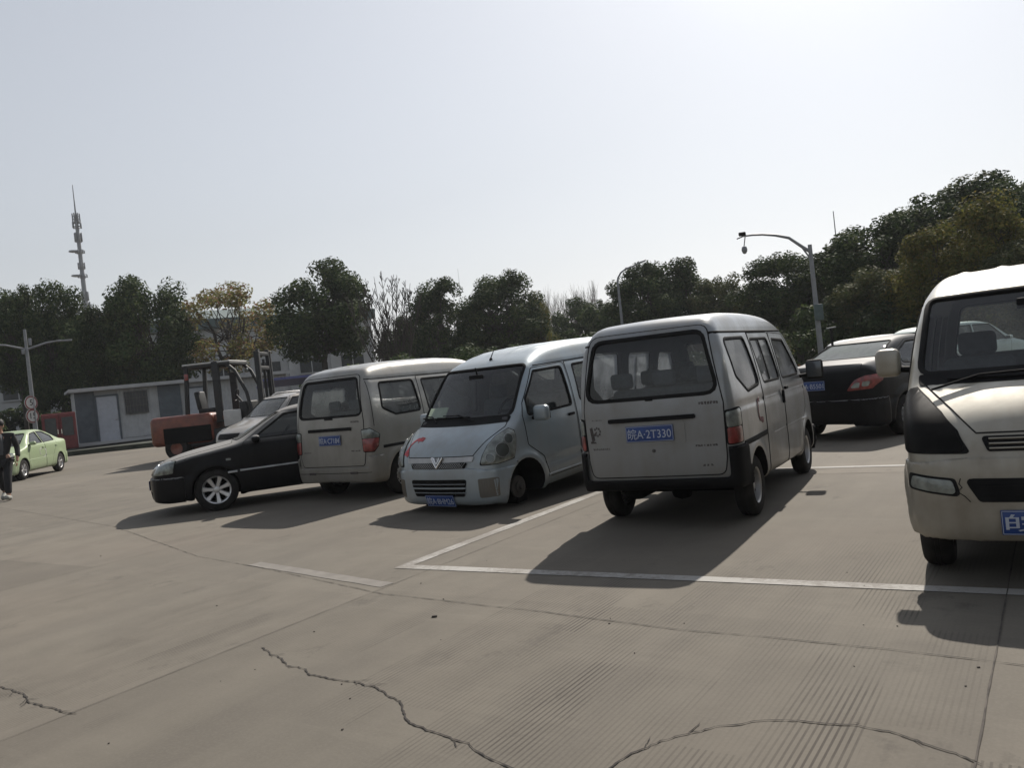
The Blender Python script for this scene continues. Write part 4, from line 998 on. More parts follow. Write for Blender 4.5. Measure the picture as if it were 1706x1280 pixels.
def taxi():
    side = [(-2.15, .26), (-2.24, .45), (-2.25, .75), (-2.18, 1.02), (-2.05, 1.08), (-1.70, 1.11), (-1.05, 1.36), (-.60, 1.455), (-.1, 1.47), (.3, 1.42), (.62, 1.27), (1.12, 1.0), (1.35, .955), (1.85, .86), (2.12, .72), (2.24, .52), (2.24, .32), (2.12, .20)]
    sp = saloon_spec(side, 4.46, 1.72, 1.47, belt=.98, roofw=.57)
    c = Car('taxi', 'pale green saloon with white swirl on its doors, behind the walking man', 'taxi', (-15.55, 25.2, 172), sp, {'paint': P_green}, res=.045)
    g = dict(ws=[(-.62, 1.01), (.62, 1.01), (.54, 1.36), (-.54, 1.36)], rw=[(-.60, 1.14), (.60, 1.14), (.50, 1.37), (-.50, 1.37)], belt=.98, mir=(.78, 1.04),
             side=[[(.74, 1.02), (.28, 1.33), (-.14, 1.375), (-.16, 1.02)], [(-.24, 1.02), (-.22, 1.38), (-.62, 1.365), (-1.10, 1.20), (-1.12, 1.05)]], sgm=MT['glass_dark'])
    g['doors'] = [([(-.20, 1.41), (-.20, .26), (.92, .26), (.96, .60), (.88, .99), (.30, 1.37)], [g['side'][0]]), ([(-1.18, 1.05), (-.78, .62), (-.62, .26), (-.22, .26), (-.22, 1.41), (-.62, 1.395), (-1.16, 1.22)], [g['side'][1]])]
    saloon(c, P_green, g)
    for sy in (1, -1):
        q = 'L' if sy > 0 else 'R'
        pj = diag(180 - 35 * sy); U = np.array(pj[0])
        P = [(float(U[0] * x + U[1] * y), z) for x, y, z in ((-2.18, .55 * sy, .80), (-2.18, .55 * sy, .96), (-1.95, .78 * sy, 1.0), (-1.90, .80 * sy, .84))]
        c.patch('tail_lamp', rounded(P, .03), pj, .008, MT['red_lens'], step=.05)
        P = [(-1.14, .62), (-1.10, .76), (-.98, .80), (-.72, .84), (-.75, .66)]
        if sy < 0: P = [(-a, b) for a, b in P]
        c.patch('headlight', rounded(P, .03), diag(45 * sy), .008, MT['clear_lens'], step=.05)
        arrow_decal(c, 'white_swirl', -.05, .72, .17, q, MT['white'], 1, 60); arrow_decal(c, 'white_swirl', .12, .74, .12, q, MT['white'], 1, 240)
    c.solid('front_bumper', .02, lambda x, y, z: np.maximum(np.maximum(np.maximum(z - .56, .19 - z), 1.75 - x), .36 - np.sqrt((x - 1.33) ** 2 + (z - .3) ** 2)), (1.6, -1, .12), (2.4, 1, .65), P_green, .04)
    c.solid('rear_bumper', .02, lambda x, y, z: np.maximum(np.maximum(np.maximum(z - .62, .22 - z), x + 1.75), .36 - np.sqrt((x + 1.28) ** 2 + (z - .3) ** 2)), (-2.4, -1, .12), (-1.6, 1, .7), P_green, .04)
    c.wheels([1.33, -1.28], 1.48, .31, 'alloy', .18)
    return c

# ------------------------------------------------------------------ ground
TH = R(34.0); GD = Vector((math.sin(TH), math.cos(TH), 0)); GU = Vector((math.cos(TH), -math.sin(TH), 0))
def uv(u, v, z=0.): return Vector((GU.x * u + GD.x * v, GU.y * u + GD.y * v, z))
def concrete():
    m, t, p = newmat('concrete_ground')
    ge = N(t, 'ShaderNodeNewGeometry')
    mp = N(t, 'ShaderNodeMapping'); mp.vector_type = 'POINT'; mp.inputs['Rotation'].default_value = (0, 0, TH); t.links.new(ge.outputs['Position'], mp.inputs[0])
    sp = N(t, 'ShaderNodeSeparateXYZ'); t.links.new(mp.outputs[0], sp.inputs[0])     # x = across the grooves, y = along them
    def noise(scale, detail=4., rough=.55, stretch=None, off=(0, 0, 0)):
        q = N(t, 'ShaderNodeMapping'); q.inputs['Scale'].default_value = stretch or (1, 1, 1); q.inputs['Location'].default_value = off; t.links.new(mp.outputs[0], q.inputs[0])
        n = N(t, 'ShaderNodeTexNoise', Scale=scale, Detail=detail, Roughness=rough); t.links.new(q.outputs[0], n.inputs['Vector']); return n.outputs['Fac']
    def mth(op, a, b=None, c=None, clamp=False):
        n = N(t, 'ShaderNodeMath', operation=op); n.use_clamp = clamp
        for i, v in enumerate((a, b, c)):
            if v is None: continue
            if isinstance(v, (int, float)): n.inputs[i].default_value = v
            else: t.links.new(v, n.inputs[i])
        return n.outputs[0]
    def rp(v, stops): r = ramp(t, stops); t.links.new(v, r.inputs[0]); return r.outputs[0]
    # grooves: rows pressed into the concrete, one every 55 mm, in bands, worn away in patches
    wob = noise(3., 3., .5, (1, .4, 1))
    u = mth('MULTIPLY_ADD', wob, .004, sp.outputs[0])
    ph = mth('FRACT', mth('MULTIPLY', u, 1 / .027)); tri = mth('ABSOLUTE', mth('SUBTRACT', ph, .5))
    gline = rp(tri, [(0.0, 1.0), (.13, .95), (.22, 0.0)])
    band = rp(noise(1.05, 1., .4, (1, .05, 1), (1, 3, 0)), [(.40, .35), (.50, 1.)])
    cu_ = mth('FLOOR', mth('MULTIPLY', mth('MULTIPLY_ADD', noise(.8, 2., .5, (1, 1, 1), (4, 4, 0)), .10, sp.outputs[0]), 1 / .34))
    wc = N(t, 'ShaderNodeTexWhiteNoise'); wc.noise_dimensions = '1D'; t.links.new(cu_, wc.inputs['W'])
    cv_ = mth('FLOOR', mth('MULTIPLY', mth('ADD', sp.outputs[1], mth('MULTIPLY', wc.outputs[0], 2.0)), 1 / 1.15))
    cc = N(t, 'ShaderNodeCombineXYZ'); t.links.new(cu_, cc.inputs[0]); t.links.new(cv_, cc.inputs[1]); w2 = N(t, 'ShaderNodeTexWhiteNoise'); w2.noise_dimensions = '3D'; t.links.new(cc.outputs[0], w2.inputs[0])
    band = mth('MULTIPLY', band, rp(w2.outputs[0], [(.30, .05), (.40, .45), (.75, 1.)]))
    vfade = N(t, 'ShaderNodeMapRange'); t.links.new(sp.outputs[1], vfade.inputs[0]); vfade.inputs[1].default_value = 4.3; vfade.inputs[2].default_value = 6.5; vfade.inputs[3].default_value = 1.0; vfade.inputs[4].default_value = .12; band = mth('MULTIPLY', band, vfade.outputs[0])
    wear = rp(noise(.62, 4., .6, (1., .42, 1), (3.1, 7.7, 0)), [(.50, 0.), (.56, 1.)])
    wear2 = rp(noise(5., 5., .65, (1, .22, 1)), [(.30, 0.), (.62, 1.)])
    right = N(t, 'ShaderNodeMapRange'); t.links.new(sp.outputs[0], right.inputs[0]); right.inputs[1].default_value = -6.; right.inputs[2].default_value = -.6; right.inputs[3].default_value = .12; right.inputs[4].default_value = 1.0
    wr = mth('MAXIMUM', wear, mth('MULTIPLY', right.outputs[0], rp(noise(1.1, 3., .5, (1, .5, 1), (9, 2, 0)), [(.36, .15), (.46, 1.)])))
    g = mth('MULTIPLY', mth('MULTIPLY', gline, band), mth('MULTIPLY', wr, wear2))
    # colour: warm grey cement with tyre tracks, stains, slab tone
    big = noise(.35, 5., .6); mid = noise(2.2, 8., .65); fine = noise(60., 4., .6); streak = noise(1.3, 5., .6, (1.6, .12, 1), (5, 5, 0))
    c = rp(mid, [(.25, (.104, .093, .079)), (.75, (.148, .133, .114))])
    c = mixc(t, rp(big, [(.35, 0.), (.7, .55)]), c, (.110, .102, .091))
    c = mixc(t, rp(streak, [(.46, 0.), (.70, .42)]), c, (.084, .075, .067))
    c = mixc(t, rp(fine, [(.45, 0.), (.8, .30)]), c, (.175, .160, .143))
    st = noise(.9, 3., .7, None, (11, 4, 0)); c = mixc(t, rp(st, [(.66, 0.), (.74, .35)]), c, (.066, .059, .053))
    pink = noise(.25, 2., .5, None, (2, 9, 0)); c = mixc(t, rp(pink, [(.5, 0.), (.7, .35)]), c, (.128, .108, .093))
    sl = N(t, 'ShaderNodeCombineXYZ'); t.links.new(mth('FLOOR', mth('MULTIPLY_ADD', sp.outputs[0], .25, .09)), sl.inputs[0]); t.links.new(mth('FLOOR', mth('MULTIPLY_ADD', sp.outputs[1], 1 / 5.2, -.85)), sl.inputs[1])
    wn = N(t, 'ShaderNodeTexWhiteNoise'); wn.noise_dimensions = '3D'; t.links.new(sl.outputs[0], wn.inputs[0]); k_ = rp(wn.outputs[0], [(0., .86), (1., 1.12)]); c = mixc(t, 1.0, c, k_, 'MULTIPLY')
    oil = rp(noise(1.5, 7., .78, (1, .7, 1), (21, 14, 0)), [(.58, 0.), (.68, .55)]); c = mixc(t, oil, c, (.052, .046, .041))
    wet = rp(noise(.8, 6., .7, (.25, 1.6, 1), (1, 24, 0)), [(.55, 0.), (.68, .28)]); c = mixc(t, wet, c, (.165, .150, .130))
    c = mixc(t, 1.0, c, (1.03, 1.02, .965), 'MULTIPLY')
    c = mixc(t, mth('MULTIPLY', g, .95), c, (.030, .024, .020))
    t.links.new(c, p.inputs['Base Color']); p.inputs['Roughness'].default_value = .88; p.inputs['Specular IOR Level'].default_value = .3
    hgt = mth('ADD', mth('MULTIPLY', g, -.6), mth('MULTIPLY', fine, .25)); hgt = mth('ADD', hgt, mth('MULTIPLY', mid, .6))
    b = N(t, 'ShaderNodeBump', Strength=.28, Distance=.010); t.links.new(hgt, b.inputs['Height']); t.links.new(b.outputs[0], p.inputs['Normal'])
    return m
MG = concrete()
tag(mesh_obj('ground', [(-700, -60, 0), (700, -60, 0), (700, 1500, 0), (-700, 1500, 0)], [(0, 1, 2, 3)], MG), kind='structure')
M_crack = mat('crack_dirt', (.022, .018, .015), .95, var=.4, scale=30)
M_joint = mat('joint_filler', (.055, .047, .040), .95, var=.5, scale=12)
def ribbon(mb, pts, wd, z=.004, jag=0., step=.05, rnd=random, wvar=.5):
    P = [Vector((p[0], p[1], 0)) for p in pts]; Q = []
    for i in range(len(P) - 1):
        n = max(1, int((P[i + 1] - P[i]).length / step))
        for k in range(n): Q.append(P[i].lerp(P[i + 1], k / n))
    Q.append(P[-1]); n = len(Q); off = 0.; V = []
    for i, q in enumerate(Q):
        t_ = (Q[min(i + 1, n - 1)] - Q[max(i - 1, 0)]).normalized(); s_ = Vector((-t_.y, t_.x, 0))
        off = off * .75 + rnd.uniform(-1, 1) * jag; w_ = wd * (1 + rnd.uniform(-wvar, wvar)) / 2
        if i in (0, n - 1): w_ *= .25
        V += [q + s_ * (off + w_) + Vector((0, 0, z)), q + s_ * (off - w_) + Vector((0, 0, z))]
    mb.add(V, [(2 * i, 2 * i + 1, 2 * i + 3, 2 * i + 2) for i in range(n - 1)])
rc = random.Random(5)
for pts, wd in (([(435, 1080), (452, 1092), (468, 1097), (478, 1110), (498, 1112), (520, 1125), (560, 1133), (590, 1137), (632, 1148), (643, 1160), (666, 1170), (673, 1190), (684, 1206), (705, 1217), (740, 1230), (782, 1240), (800, 1255), (830, 1268), (862, 1290)], .0075),
                ([(-10, 1143), (20, 1150), (42, 1160), (52, 1172), (75, 1180), (100, 1187), (130, 1190)], .008),
                ([(1005, 1286), (1040, 1266), (1070, 1250), (1100, 1236), (1150, 1222), (1200, 1212), (1260, 1203), (1300, 1200), (1340, 1202), (1380, 1206), (1432, 1212), (1480, 1220), (1530, 1235), (1580, 1255), (1640, 1274)], .0065)):
    mb = MB(); ribbon(mb, [gnd(*p) for p in pts], wd, .0045, .007, .02, rc, .6); 
    P3 = [gnd(*p) for p in pts]
    for _ in range(7):
        i_ = rc.randrange(len(P3) - 1); a_ = P3[i_].lerp(P3[i_ + 1], rc.random()); d2 = (P3[i_ + 1] - P3[i_]).normalized(); n2_ = Vector((-d2.y, d2.x, 0)) * rc.choice((-1, 1)); L_ = rc.uniform(.03, .10)
        ribbon(mb, [a_, a_ + (n2_ * .5 + d2) * L_ * .5, a_ + (n2_ * .6 + d2) * L_], wd * .5, .0046, .004, .015, rc, .5)
    tag(mb.build('crack', M_crack), kind='structure')
mb = MB(); ribbon(mb, [(-12, 17.8)] + [tuple(gnd(*p)[:2]) for p in ((190, 878), (330, 928), (430, 946), (640, 991), (900, 1020), (1130, 1050), (1330, 1068), (1500, 1086), (1720, 1112))] + [(3.9, 2.2)], .005, .005, .003, .04, rc, .8); tag(mb.build('expansion_joint', M_crack), kind='structure')
mb = MB()
for k in range(-7, 7):
    ribbon(mb, [uv(-.36 + 4 * k, -4), uv(-.36 + 4 * k, 90)], .007 if k in (0,) else .0045, .0045, .0012, .12, rc, .5)
for v in (9.6, 14.8, 20, 25.2, 30.4): ribbon(mb, [uv(-40, v), uv(30, v)], .008, .0055, .001, .2, rc, .5)
tag(mb.build('slab_joint', M_joint), kind='structure')
def line_mat():
    m, t, p = newmat('road_paint'); ge = N(t, 'ShaderNodeNewGeometry')
    n1 = N(t, 'ShaderNodeTexNoise', Scale=14.0, Detail=9.0, Roughness=.78); t.links.new(ge.outputs['Position'], n1.inputs['Vector'])
    n2 = N(t, 'ShaderNodeTexNoise', Scale=1.2, Detail=3.0); t.links.new(ge.outputs['Position'], n2.inputs['Vector'])
    ad = N(t, 'ShaderNodeMath', operation='ADD'); t.links.new(n1.outputs['Fac'], ad.inputs[0]); t.links.new(n2.outputs['Fac'], ad.inputs[1])
    r = ramp(t, [(.90 / 2, .05), (1.10 / 2, 1)]); hf = N(t, 'ShaderNodeMath', operation='MULTIPLY'); hf.inputs[1].default_value = .5; t.links.new(ad.outputs[0], hf.inputs[0]); t.links.new(hf.outputs[0], r.inputs[0])
    c = mixc(t, r.outputs[0], (.285, .277, .26), (.165, .152, .135)); t.links.new(c, p.inputs['Base Color']); p.inputs['Roughness'].default_value = .85
    return m
M_line = line_mat()
M_line_old = mat('road_paint_old', (.150, .138, .123), .9, var=.14, scale=7)
def strip_line(a, b, wd, mt, z=.004, n=24):
    a, b = Vector((a[0], a[1], z)), Vector((b[0], b[1], z)); t_ = (b - a).normalized(); s_ = Vector((-t_.y, t_.x, 0)) * wd / 2; V = []
    for i in range(n + 1):
        q = a.lerp(b, i / n); V += [q + s_ * rc.uniform(.93, 1.05), q - s_ * rc.uniform(.93, 1.05)]
    tag(mesh_obj('painted_line', V, [(2 * i, 2 * i + 1, 2 * i + 3, 2 * i + 2) for i in range(n)], mt), kind='structure')
c0 = gnd(672, 945); c1 = gnd(1630, 985); d_ = (c1 - c0).normalized()
strip_line(c0 - d_ * .05, c0 + d_ * 7.5, .12, M_line, .004)
strip_line(c0 + GD * .062, c0 + GD * 4.8, .12, M_line, .0035)
e0 = gnd(1430, 778); strip_line(e0 - GU * 2.4, e0 + GU * 8, .12, M_line, .004)
strip_line(gnd(424, 940), gnd(645, 976), .13, M_line_old, .003)
# pebbles and litter chips
mb = MB()
for k in range(26):
    q = gnd(rc.uniform(0, 1700), rc.uniform(880, 1275)); s_ = rc.uniform(.003, .007); mb.rbox((q.x, q.y, s_ * .4), (s_ * 2, s_ * 1.4, s_), s_ * .3, Euler((0, 0, rc.uniform(0, 3))).to_matrix(), n=1)
q = gnd(724, 1029); mb.rbox((q.x, q.y, .006), (.035, .02, .012), .004)
tag(mb.build('grit', M_joint), kind='stuff')

# ------------------------------------------------------------------ vegetation
def leaf_mat(name, cols, trans=.25):
    m = bpy.data.materials.new(name); m.use_nodes = True; t = m.node_tree; p = t.nodes['Principled BSDF']; out = t.nodes['Material Output']
    ge = N(t, 'ShaderNodeNewGeometry'); r = ramp(t, [(i / (len(cols) - 1), c) for i, c in enumerate(cols)]); t.links.new(ge.outputs['Random Per Island'], r.inputs[0])
    tc = N(t, 'ShaderNodeTexCoord'); nz = N(t, 'ShaderNodeTexNoise', Scale=.55, Detail=3.0); t.links.new(tc.outputs['Object'], nz.inputs['Vector'])
    k = ramp(t, [(.3, .6), (.7, 1.4)]); t.links.new(nz.outputs['Fac'], k.inputs[0]); c = mixc(t, 1.0, r.outputs[0], k.outputs[0], 'MULTIPLY')
    t.links.new(c, p.inputs['Base Color']); p.inputs['Roughness'].default_value = .75; p.inputs['Specular IOR Level'].default_value = .12
    tl = N(t, 'ShaderNodeBsdfTranslucent'); t.links.new(c, tl.inputs['Color']); mx = N(t, 'ShaderNodeMixShader', Fac=trans); t.links.new(p.outputs[0], mx.inputs[1]); t.links.new(tl.outputs[0], mx.inputs[2]); t.links.new(mx.outputs[0], out.inputs[0])
    return m
L_dark = leaf_mat('leaves_dark', [(.020, .036, .014), (.038, .060, .022), (.075, .092, .036)])
L_mid = leaf_mat('leaves_mid', [(.045, .060, .026), (.070, .082, .034), (.105, .098, .045)])
L_gold = leaf_mat('leaves_gold', [(.060, .075, .022), (.11, .11, .030), (.15, .12, .035)], .35)
L_autumn = leaf_mat('leaves_autumn', [(.13, .15, .045), (.18, .16, .06), (.17, .09, .06)], .45)
L_red = leaf_mat('leaves_red', [(.05, .05, .022), (.14, .05, .035), (.20, .08, .055)], .3)
M_bark = mat('bark', (.045, .038, .032), .95, var=.35, scale=8, bump=.4)
M_barkl = mat('bark_pale', (.10, .088, .075), .95, var=.3, scale=8, bump=.3)
def leaves_mesh(name, centers, radii, n, size, mt, rng, flat=.92, out_c=None):
    """n small leaf quads spread round the clump centres"""
    C_ = np.array(centers); Rr = np.array(radii)
    k = rng.choice(len(C_), n, p=(Rr ** 2) / (Rr ** 2).sum())
    d = rng.normal(size=(n, 3)); d /= np.linalg.norm(d, axis=1)[:, None]; rad = Rr[k] * rng.uniform(.25, 1, n) ** .5
    P = C_[k] + d * rad[:, None] * np.array([1, 1, flat])
    nr = d + rng.normal(size=(n, 3)) * .55 + np.array([0, 0, .35]); nr /= np.linalg.norm(nr, axis=1)[:, None]
    a = np.cross(nr, rng.normal(size=(n, 3))); a /= np.linalg.norm(a, axis=1)[:, None]; b = np.cross(nr, a)
    s = size * rng.uniform(.55, 1.3, n)[:, None]
    Q = np.stack([P - a * s * .5, P + b * s * .30 + nr * s * .06, P + a * s * .55, P - b * s * .30 + nr * s * .06], 1).reshape(-1, 3)
    me = bpy.data.meshes.new(name); me.vertices.add(len(Q)); me.vertices.foreach_set('co', Q.ravel())
    me.loops.add(n * 4); me.loops.foreach_set('vertex_index', np.arange(n * 4, dtype=np.int32)); me.polygons.add(n)
    me.polygons.foreach_set('loop_start', np.arange(0, n * 4, 4, dtype=np.int32)); me.polygons.foreach_set('loop_total', np.full(n, 4, dtype=np.int32)); me.update(calc_edges=True); me.validate()
    me.materials.append(mt); return me
def limb(mb, a, b, r0, r1, rng, n=5, wob=.12, k=7):
    a, b = Vector(a), Vector(b); L = (b - a).length; pts = []; rs = []
    for i in range(n + 1):
        t_ = i / n; q = a.lerp(b, t_); q.z -= math.sin(t_ * math.pi) * L * .06
        if 0 < i < n: q += Vector(rng.normal(size=3).tolist()) * wob * L / n
        pts.append(q); rs.append(r0 + (r1 - r0) * t_)
    mb.tube(pts, rs, k, cap=False); return pts
TREES = {}
def tree_proto(kind, seed):
    rng = np.random.default_rng(seed); H = 10.
    p = dict(round=(3.6, 2.85, 3.4, 100, 24000, .20, L_dark), tall=(2.1, 2.6, 4.4, 110, 25000, .20, L_dark), lobed=(3.2, 2.8, 3.7, 95, 22000, .21, L_mid), gold=(1.2, 2.1, 4.4, 80, 18000, .19, L_gold), sparse=(3.6, 3.0, 3.3, 60, 7500, .19, L_autumn))[kind]
    zb, rx, rz, nc, nl, sz, mt = p
    cen = []; rad = []
    cz = H - rz - .2
    while len(cen) < nc:
        d = rng.normal(size=3); d /= np.linalg.norm(d); q = rng.uniform(.30, 1.0) ** .45
        lump = 1 + .08 * math.sin(3 * math.atan2(d[1], d[0]) + seed) + rng.uniform(-.12, .08)
        if kind == 'gold': lump *= (1.15 - .38 * max(0, d[2]))
        x, y, z = d[0] * rx * q * lump, d[1] * rx * q * lump, cz + d[2] * rz * q * (1 if d[2] > 0 else .9)
        r_ = rng.uniform(.45, 1.0) * (1.0 if kind != 'sparse' else .8)
        if z - r_ * .8 < zb: continue
        if z + r_ > H: z = H - r_
        cen.append((x, y, z)); rad.append(r_)
    mb = MB(); lean = rng.normal(size=2) * .25
    top = (lean[0], lean[1], H * .62); fork = Vector((lean[0] * .4, lean[1] * .4, zb * .9 + .3))
    mb.tube([(0, 0, -.3), (lean[0] * .1, lean[1] * .1, .5), fork], [.24, .19, .16], 9, cap=False)
    for k in range(3 if kind != 'tall' else 2):
        a = k * 2.1 + rng.uniform(0, 1); e = Vector((math.cos(a) * rx * .35, math.sin(a) * rx * .35, cz + rz * .2)); P = limb(mb, fork, e, .13, .05, rng)
        for i in range(len(cen)):
            if i % 3 == k:
                s_ = P[1 + (i // 3) % 4]; limb(mb, s_, cen[i], .045, .012, rng, 4, .2, 5)
    crown = leaves_mesh('crown', cen, rad, nl, sz, mt, rng)
    root = empty('evergreen_tree', (0, 0, 0)); tr = mb.build('trunk', M_bark, root, 60)
    cr = bpy.data.objects.new('crown', crown); COL.objects.link(cr); cr.parent = root
    return root
def put_tree(kind, seed, px, ytop, dist, wide, label, group='trees beyond the car park', name=None, cat='tree'):
    key = (kind, seed)
    if key not in TREES: TREES[key] = tree_proto(kind, seed); o = TREES[key]
    else: o = copy_tree(TREES[key])
    p = at(px, ytop, dist); H = p.z; o.name = name or 'evergreen_tree'
    o.location = (p.x, p.y, 0); k = H / 10.; wide = wide * dist / FPX * (1.06 if px < 1250 else 1.42); kw = min(wide / 5.8, k * 1.6); o.scale = (kw, kw, k); o.rotation_euler = (0, 0, (px * 7.3) % 6.28)
    return tag(o, label, cat, group)
def bare_tree(px, ytop, dist, spread, label, n=7, name='bare_tree', seed=3, up=.8, mt=None, trunks=1, k0=.11):
    rng = np.random.default_rng(seed); p = at(px, ytop, dist); H = p.z; mb = MB()
    def grow(a, d, L, r, lv):
        b = a + d * L; mid = a.lerp(b, .5) + Vector(rng.normal(size=3).tolist()) * L * .04
        mb.tube([a, mid, b], [r, r * .8, r * .6], 5 if lv > 1 else 6, cap=False)
        if lv >= 4: return
        for i in range(2 if lv > 2 else 3):
            s_ = a.lerp(b, rng.uniform(.45, 1)); nd = (d + Vector((rng.normal() * spread, rng.normal() * spread, abs(rng.normal()) * .15 + up * .25))).normalized(); grow(s_, nd, L * rng.uniform(.60, .85), r * .52, lv + 1)
        grow(b, (d + Vector(rng.normal(size=3).tolist()) * .12).normalized(), L * .75, r * .6, lv + 1)
    o = empty(name, (p.x, p.y, 0), 0, label, 'tree', 'bare trees')
    for q in range(trunks):
        a = q * 2.4; grow(Vector((0, 0, -.2)), Vector((.12 * math.cos(a) * (trunks > 1), .12 * math.sin(a) * (trunks > 1), 1)).normalized(), H * .30, k0, 0)
    zs = max(v.z for v in mb.V); f = (H) / zs; mb.V = [Vector((v.x, v.y, v.z * f)) for v in mb.V]
    mb.build('trunk', mt or M_bark, o, 60); return o
T_ = [
 ('round', 1, 18, 472, 57, 90, 'dark evergreen at the far left edge, behind the street lamp'),
 ('tall', 2, 82, 463, 56, 95, 'dark leafy evergreen just left of the telecom tower'),
 ('round', 3, 140, 505, 56, 80, 'low dark evergreen crown in front of the telecom tower'),
 ('tall', 4, 235, 447, 55, 130, 'tall dark evergreen peaking between telecom tower and autumn tree'),
 ('lobed', 13, 185, 500, 57, 95, 'green evergreen shoulder left of the tall dark evergreen'),
 ('sparse', 5, 367, 462, 56, 165, 'thin crowned tree with yellow and russet leaves behind the forklift'),
 ('round', 7, 520, 428, 53, 160, 'large round evergreen left of the bare tree'),
 ('round', 3, 672, 522, 60, 50, 'small dark tree right of the bare tree trunk'),
 ('tall', 8, 725, 460, 56, 110, 'dark evergreen right of the bare tree'),
 ('round', 1, 830, 450, 54, 135, 'rounded dark evergreen above the blue silver van roof'),
 ('gold', 9, 893, 482, 55, 55, 'narrow yellowish tree right of the rounded dark evergreen'),
 ('round', 7, 950, 493, 70, 80, 'distant dark tree below the pale poplars, left part'),
 ('tall', 4, 1003, 492, 66, 65, 'distant dark tree just left of the curved lamp pole'),
 ('round', 3, 1068, 434, 52, 115, 'big dark evergreen directly behind the curved lamp pole'),
 ('tall', 8, 1130, 428, 54, 115, 'big dark evergreen topmost of the group above the centre microvan'),
 ('lobed', 6, 1195, 455, 52, 95, 'green evergreen at the right of the group above the centre microvan'),
 ('gold', 14, 1240, 492, 50, 60, 'low yellow green tree in the dip above the centre microvan roof'),
 ('round', 1, 1312, 418, 46, 115, 'evergreen under the arm of the camera pole'),
 ('tall', 4, 1375, 436, 50, 95, 'evergreen right behind the camera pole at the thin mast'),
 ('round', 7, 1452, 366, 40, 125, 'dark evergreen right of the thin mast, first of the tall bank'),
 ('tall', 2, 1520, 340, 42, 130, 'dark evergreen second in the tall right bank'),
 ('round', 3, 1580, 308, 43, 145, 'dark evergreen third in the tall right bank, behind the golden tree'),
 ('tall', 8, 1640, 285, 44, 135, 'tallest dark evergreen of the right bank'),
 ('round', 1, 1705, 288, 42, 110, 'dark evergreen cut by the right edge of the picture'),
 ('gold', 9, 1640, 316, 33, 115, 'golden green conical tree in front of the right bank'),
 ('gold', 14, 1548, 366, 34, 105, 'olive brown tree left of the golden green tree'),
 ('lobed', 13, 1700, 395, 31, 80, 'mid green tree behind the champagne microvan roof'),
 ('lobed', 6, 1470, 440, 36, 110, 'low green tree between camera pole and black saloon'),
]
for a in T_: put_tree(*a)
T2 = [('round', 7, 60, 520, 66, 136), ('round', 3, 700, 545, 72, 136), ('tall', 8, 790, 540, 70, 136), ('round', 7, 880, 520, 74, 153), ('lobed', 6, 1030, 520, 72, 153), ('round', 1, 1240, 505, 64, 136), ('tall', 4, 1420, 450, 58, 136)]
for i, a in enumerate(T2): put_tree(*a, ['dark tree in the back row behind the left lamp', 'dark tree in the back row behind the small dark tree', 'dark tree in the back row between two evergreens above the beige van', 'dark tree in the back row behind the narrow yellowish tree', 'green tree in the back row left of the curved lamp pole', 'dark tree in the back row behind the low yellow green tree', 'dark tree in the back row beside the thin mast'][i])
def fan_tree(px, ytop, dist, label):
    """several straight stems fanning from one stool, with fine upward twigs"""
    rng = np.random.default_rng(8); p = at(px, ytop, dist); H = p.z; mb = MB()
    o = empty('bare_tree', (p.x, p.y, 0), 0, label, 'tree', 'bare trees')
    for k in range(11):
        tx = (k - 5) / 5 * 1.9 + rng.normal() * .1; ty = rng.normal() * .5; hh = H * (1 - .12 * abs(k - 5) / 5 - rng.uniform(0, .05))
        A = [Vector((tx * .05, ty * .05, 0)), Vector((tx * .28 + rng.normal() * .05, ty * .2, hh * .28)), Vector((tx * .5 + rng.normal() * .08, ty * .5, hh * .55)), Vector((tx, ty, hh))]
        mb.tube(A, [.07, .045, .028, .010], 6, cap=False)
        for q in range(22):
            t = rng.uniform(.25, .95); i_ = 0 if t < .25 else (1 if t < .55 else 2); t0, t1 = ((0, .25), (.25, .55), (.55, 1.))[i_]; s_ = A[i_].lerp(A[i_ + 1], (t - t0) / (t1 - t0))
            L = H * (1.08 - t) * rng.uniform(.2, .45); a = rng.uniform(0, 6.28); d = Vector((math.cos(a) * .55, math.sin(a) * .55, 1)).normalized(); e = s_ + d * L
            mb.tube([s_, s_.lerp(e, .5) + Vector((0, 0, L * .02)), e], [.017, .012, .008], 4, cap=False)
            for w_ in range(3):
                s2 = s_.lerp(e, rng.uniform(.3, .9)); a = rng.uniform(0, 6.28); mb.tube([s2, s2 + Vector((math.cos(a) * .4, math.sin(a) * .4, .9)) * L * .35], [.015, .010], 4, cap=False)
    mb.build('trunk', M_bark, o, 60)
fan_tree(636, 447, 44, 'leafless tree with upright fanning branches between two evergreens')
for i, (px, y, sd_) in enumerate(((905, 476, 6), (972, 468, 7), (945, 482, 9))):
    bare_tree(px, y, 95, .20, ['pale leafless poplar right of the rounded dark evergreen', 'tall pale leafless poplar left of the curved lamp pole', 'short pale leafless poplar between the two taller ones'][i], seed=sd_, up=1.8, mt=M_barkl, trunks=3, k0=.10)
def hedge(name, pts, h, wd, n, size, mt, label=None, cat=None, kind=None, seed=1, var=.35):
    rng = np.random.default_rng(seed); C_ = []; Rr = []
    for i in range(len(pts) - 1):
        a, b = Vector(pts[i]), Vector(pts[i + 1]); m_ = max(2, int((b - a).length / .8))
        for k in range(m_):
            q = a.lerp(b, k / m_)
            for z in np.arange(.4, h, .75):
                C_.append((q.x + rng.normal() * wd * .3, q.y + rng.normal() * wd * .3, z * rng.uniform(.8, 1 + var))); Rr.append(rng.uniform(.5, .9))
    me = leaves_mesh(name, C_, Rr, n, size, mt, rng); o = bpy.data.objects.new(name, me); COL.objects.link(o); return tag(o, label, cat, None, kind)
def gp(px, py, d): q = at(px, py, d); return (q.x, q.y, 0)
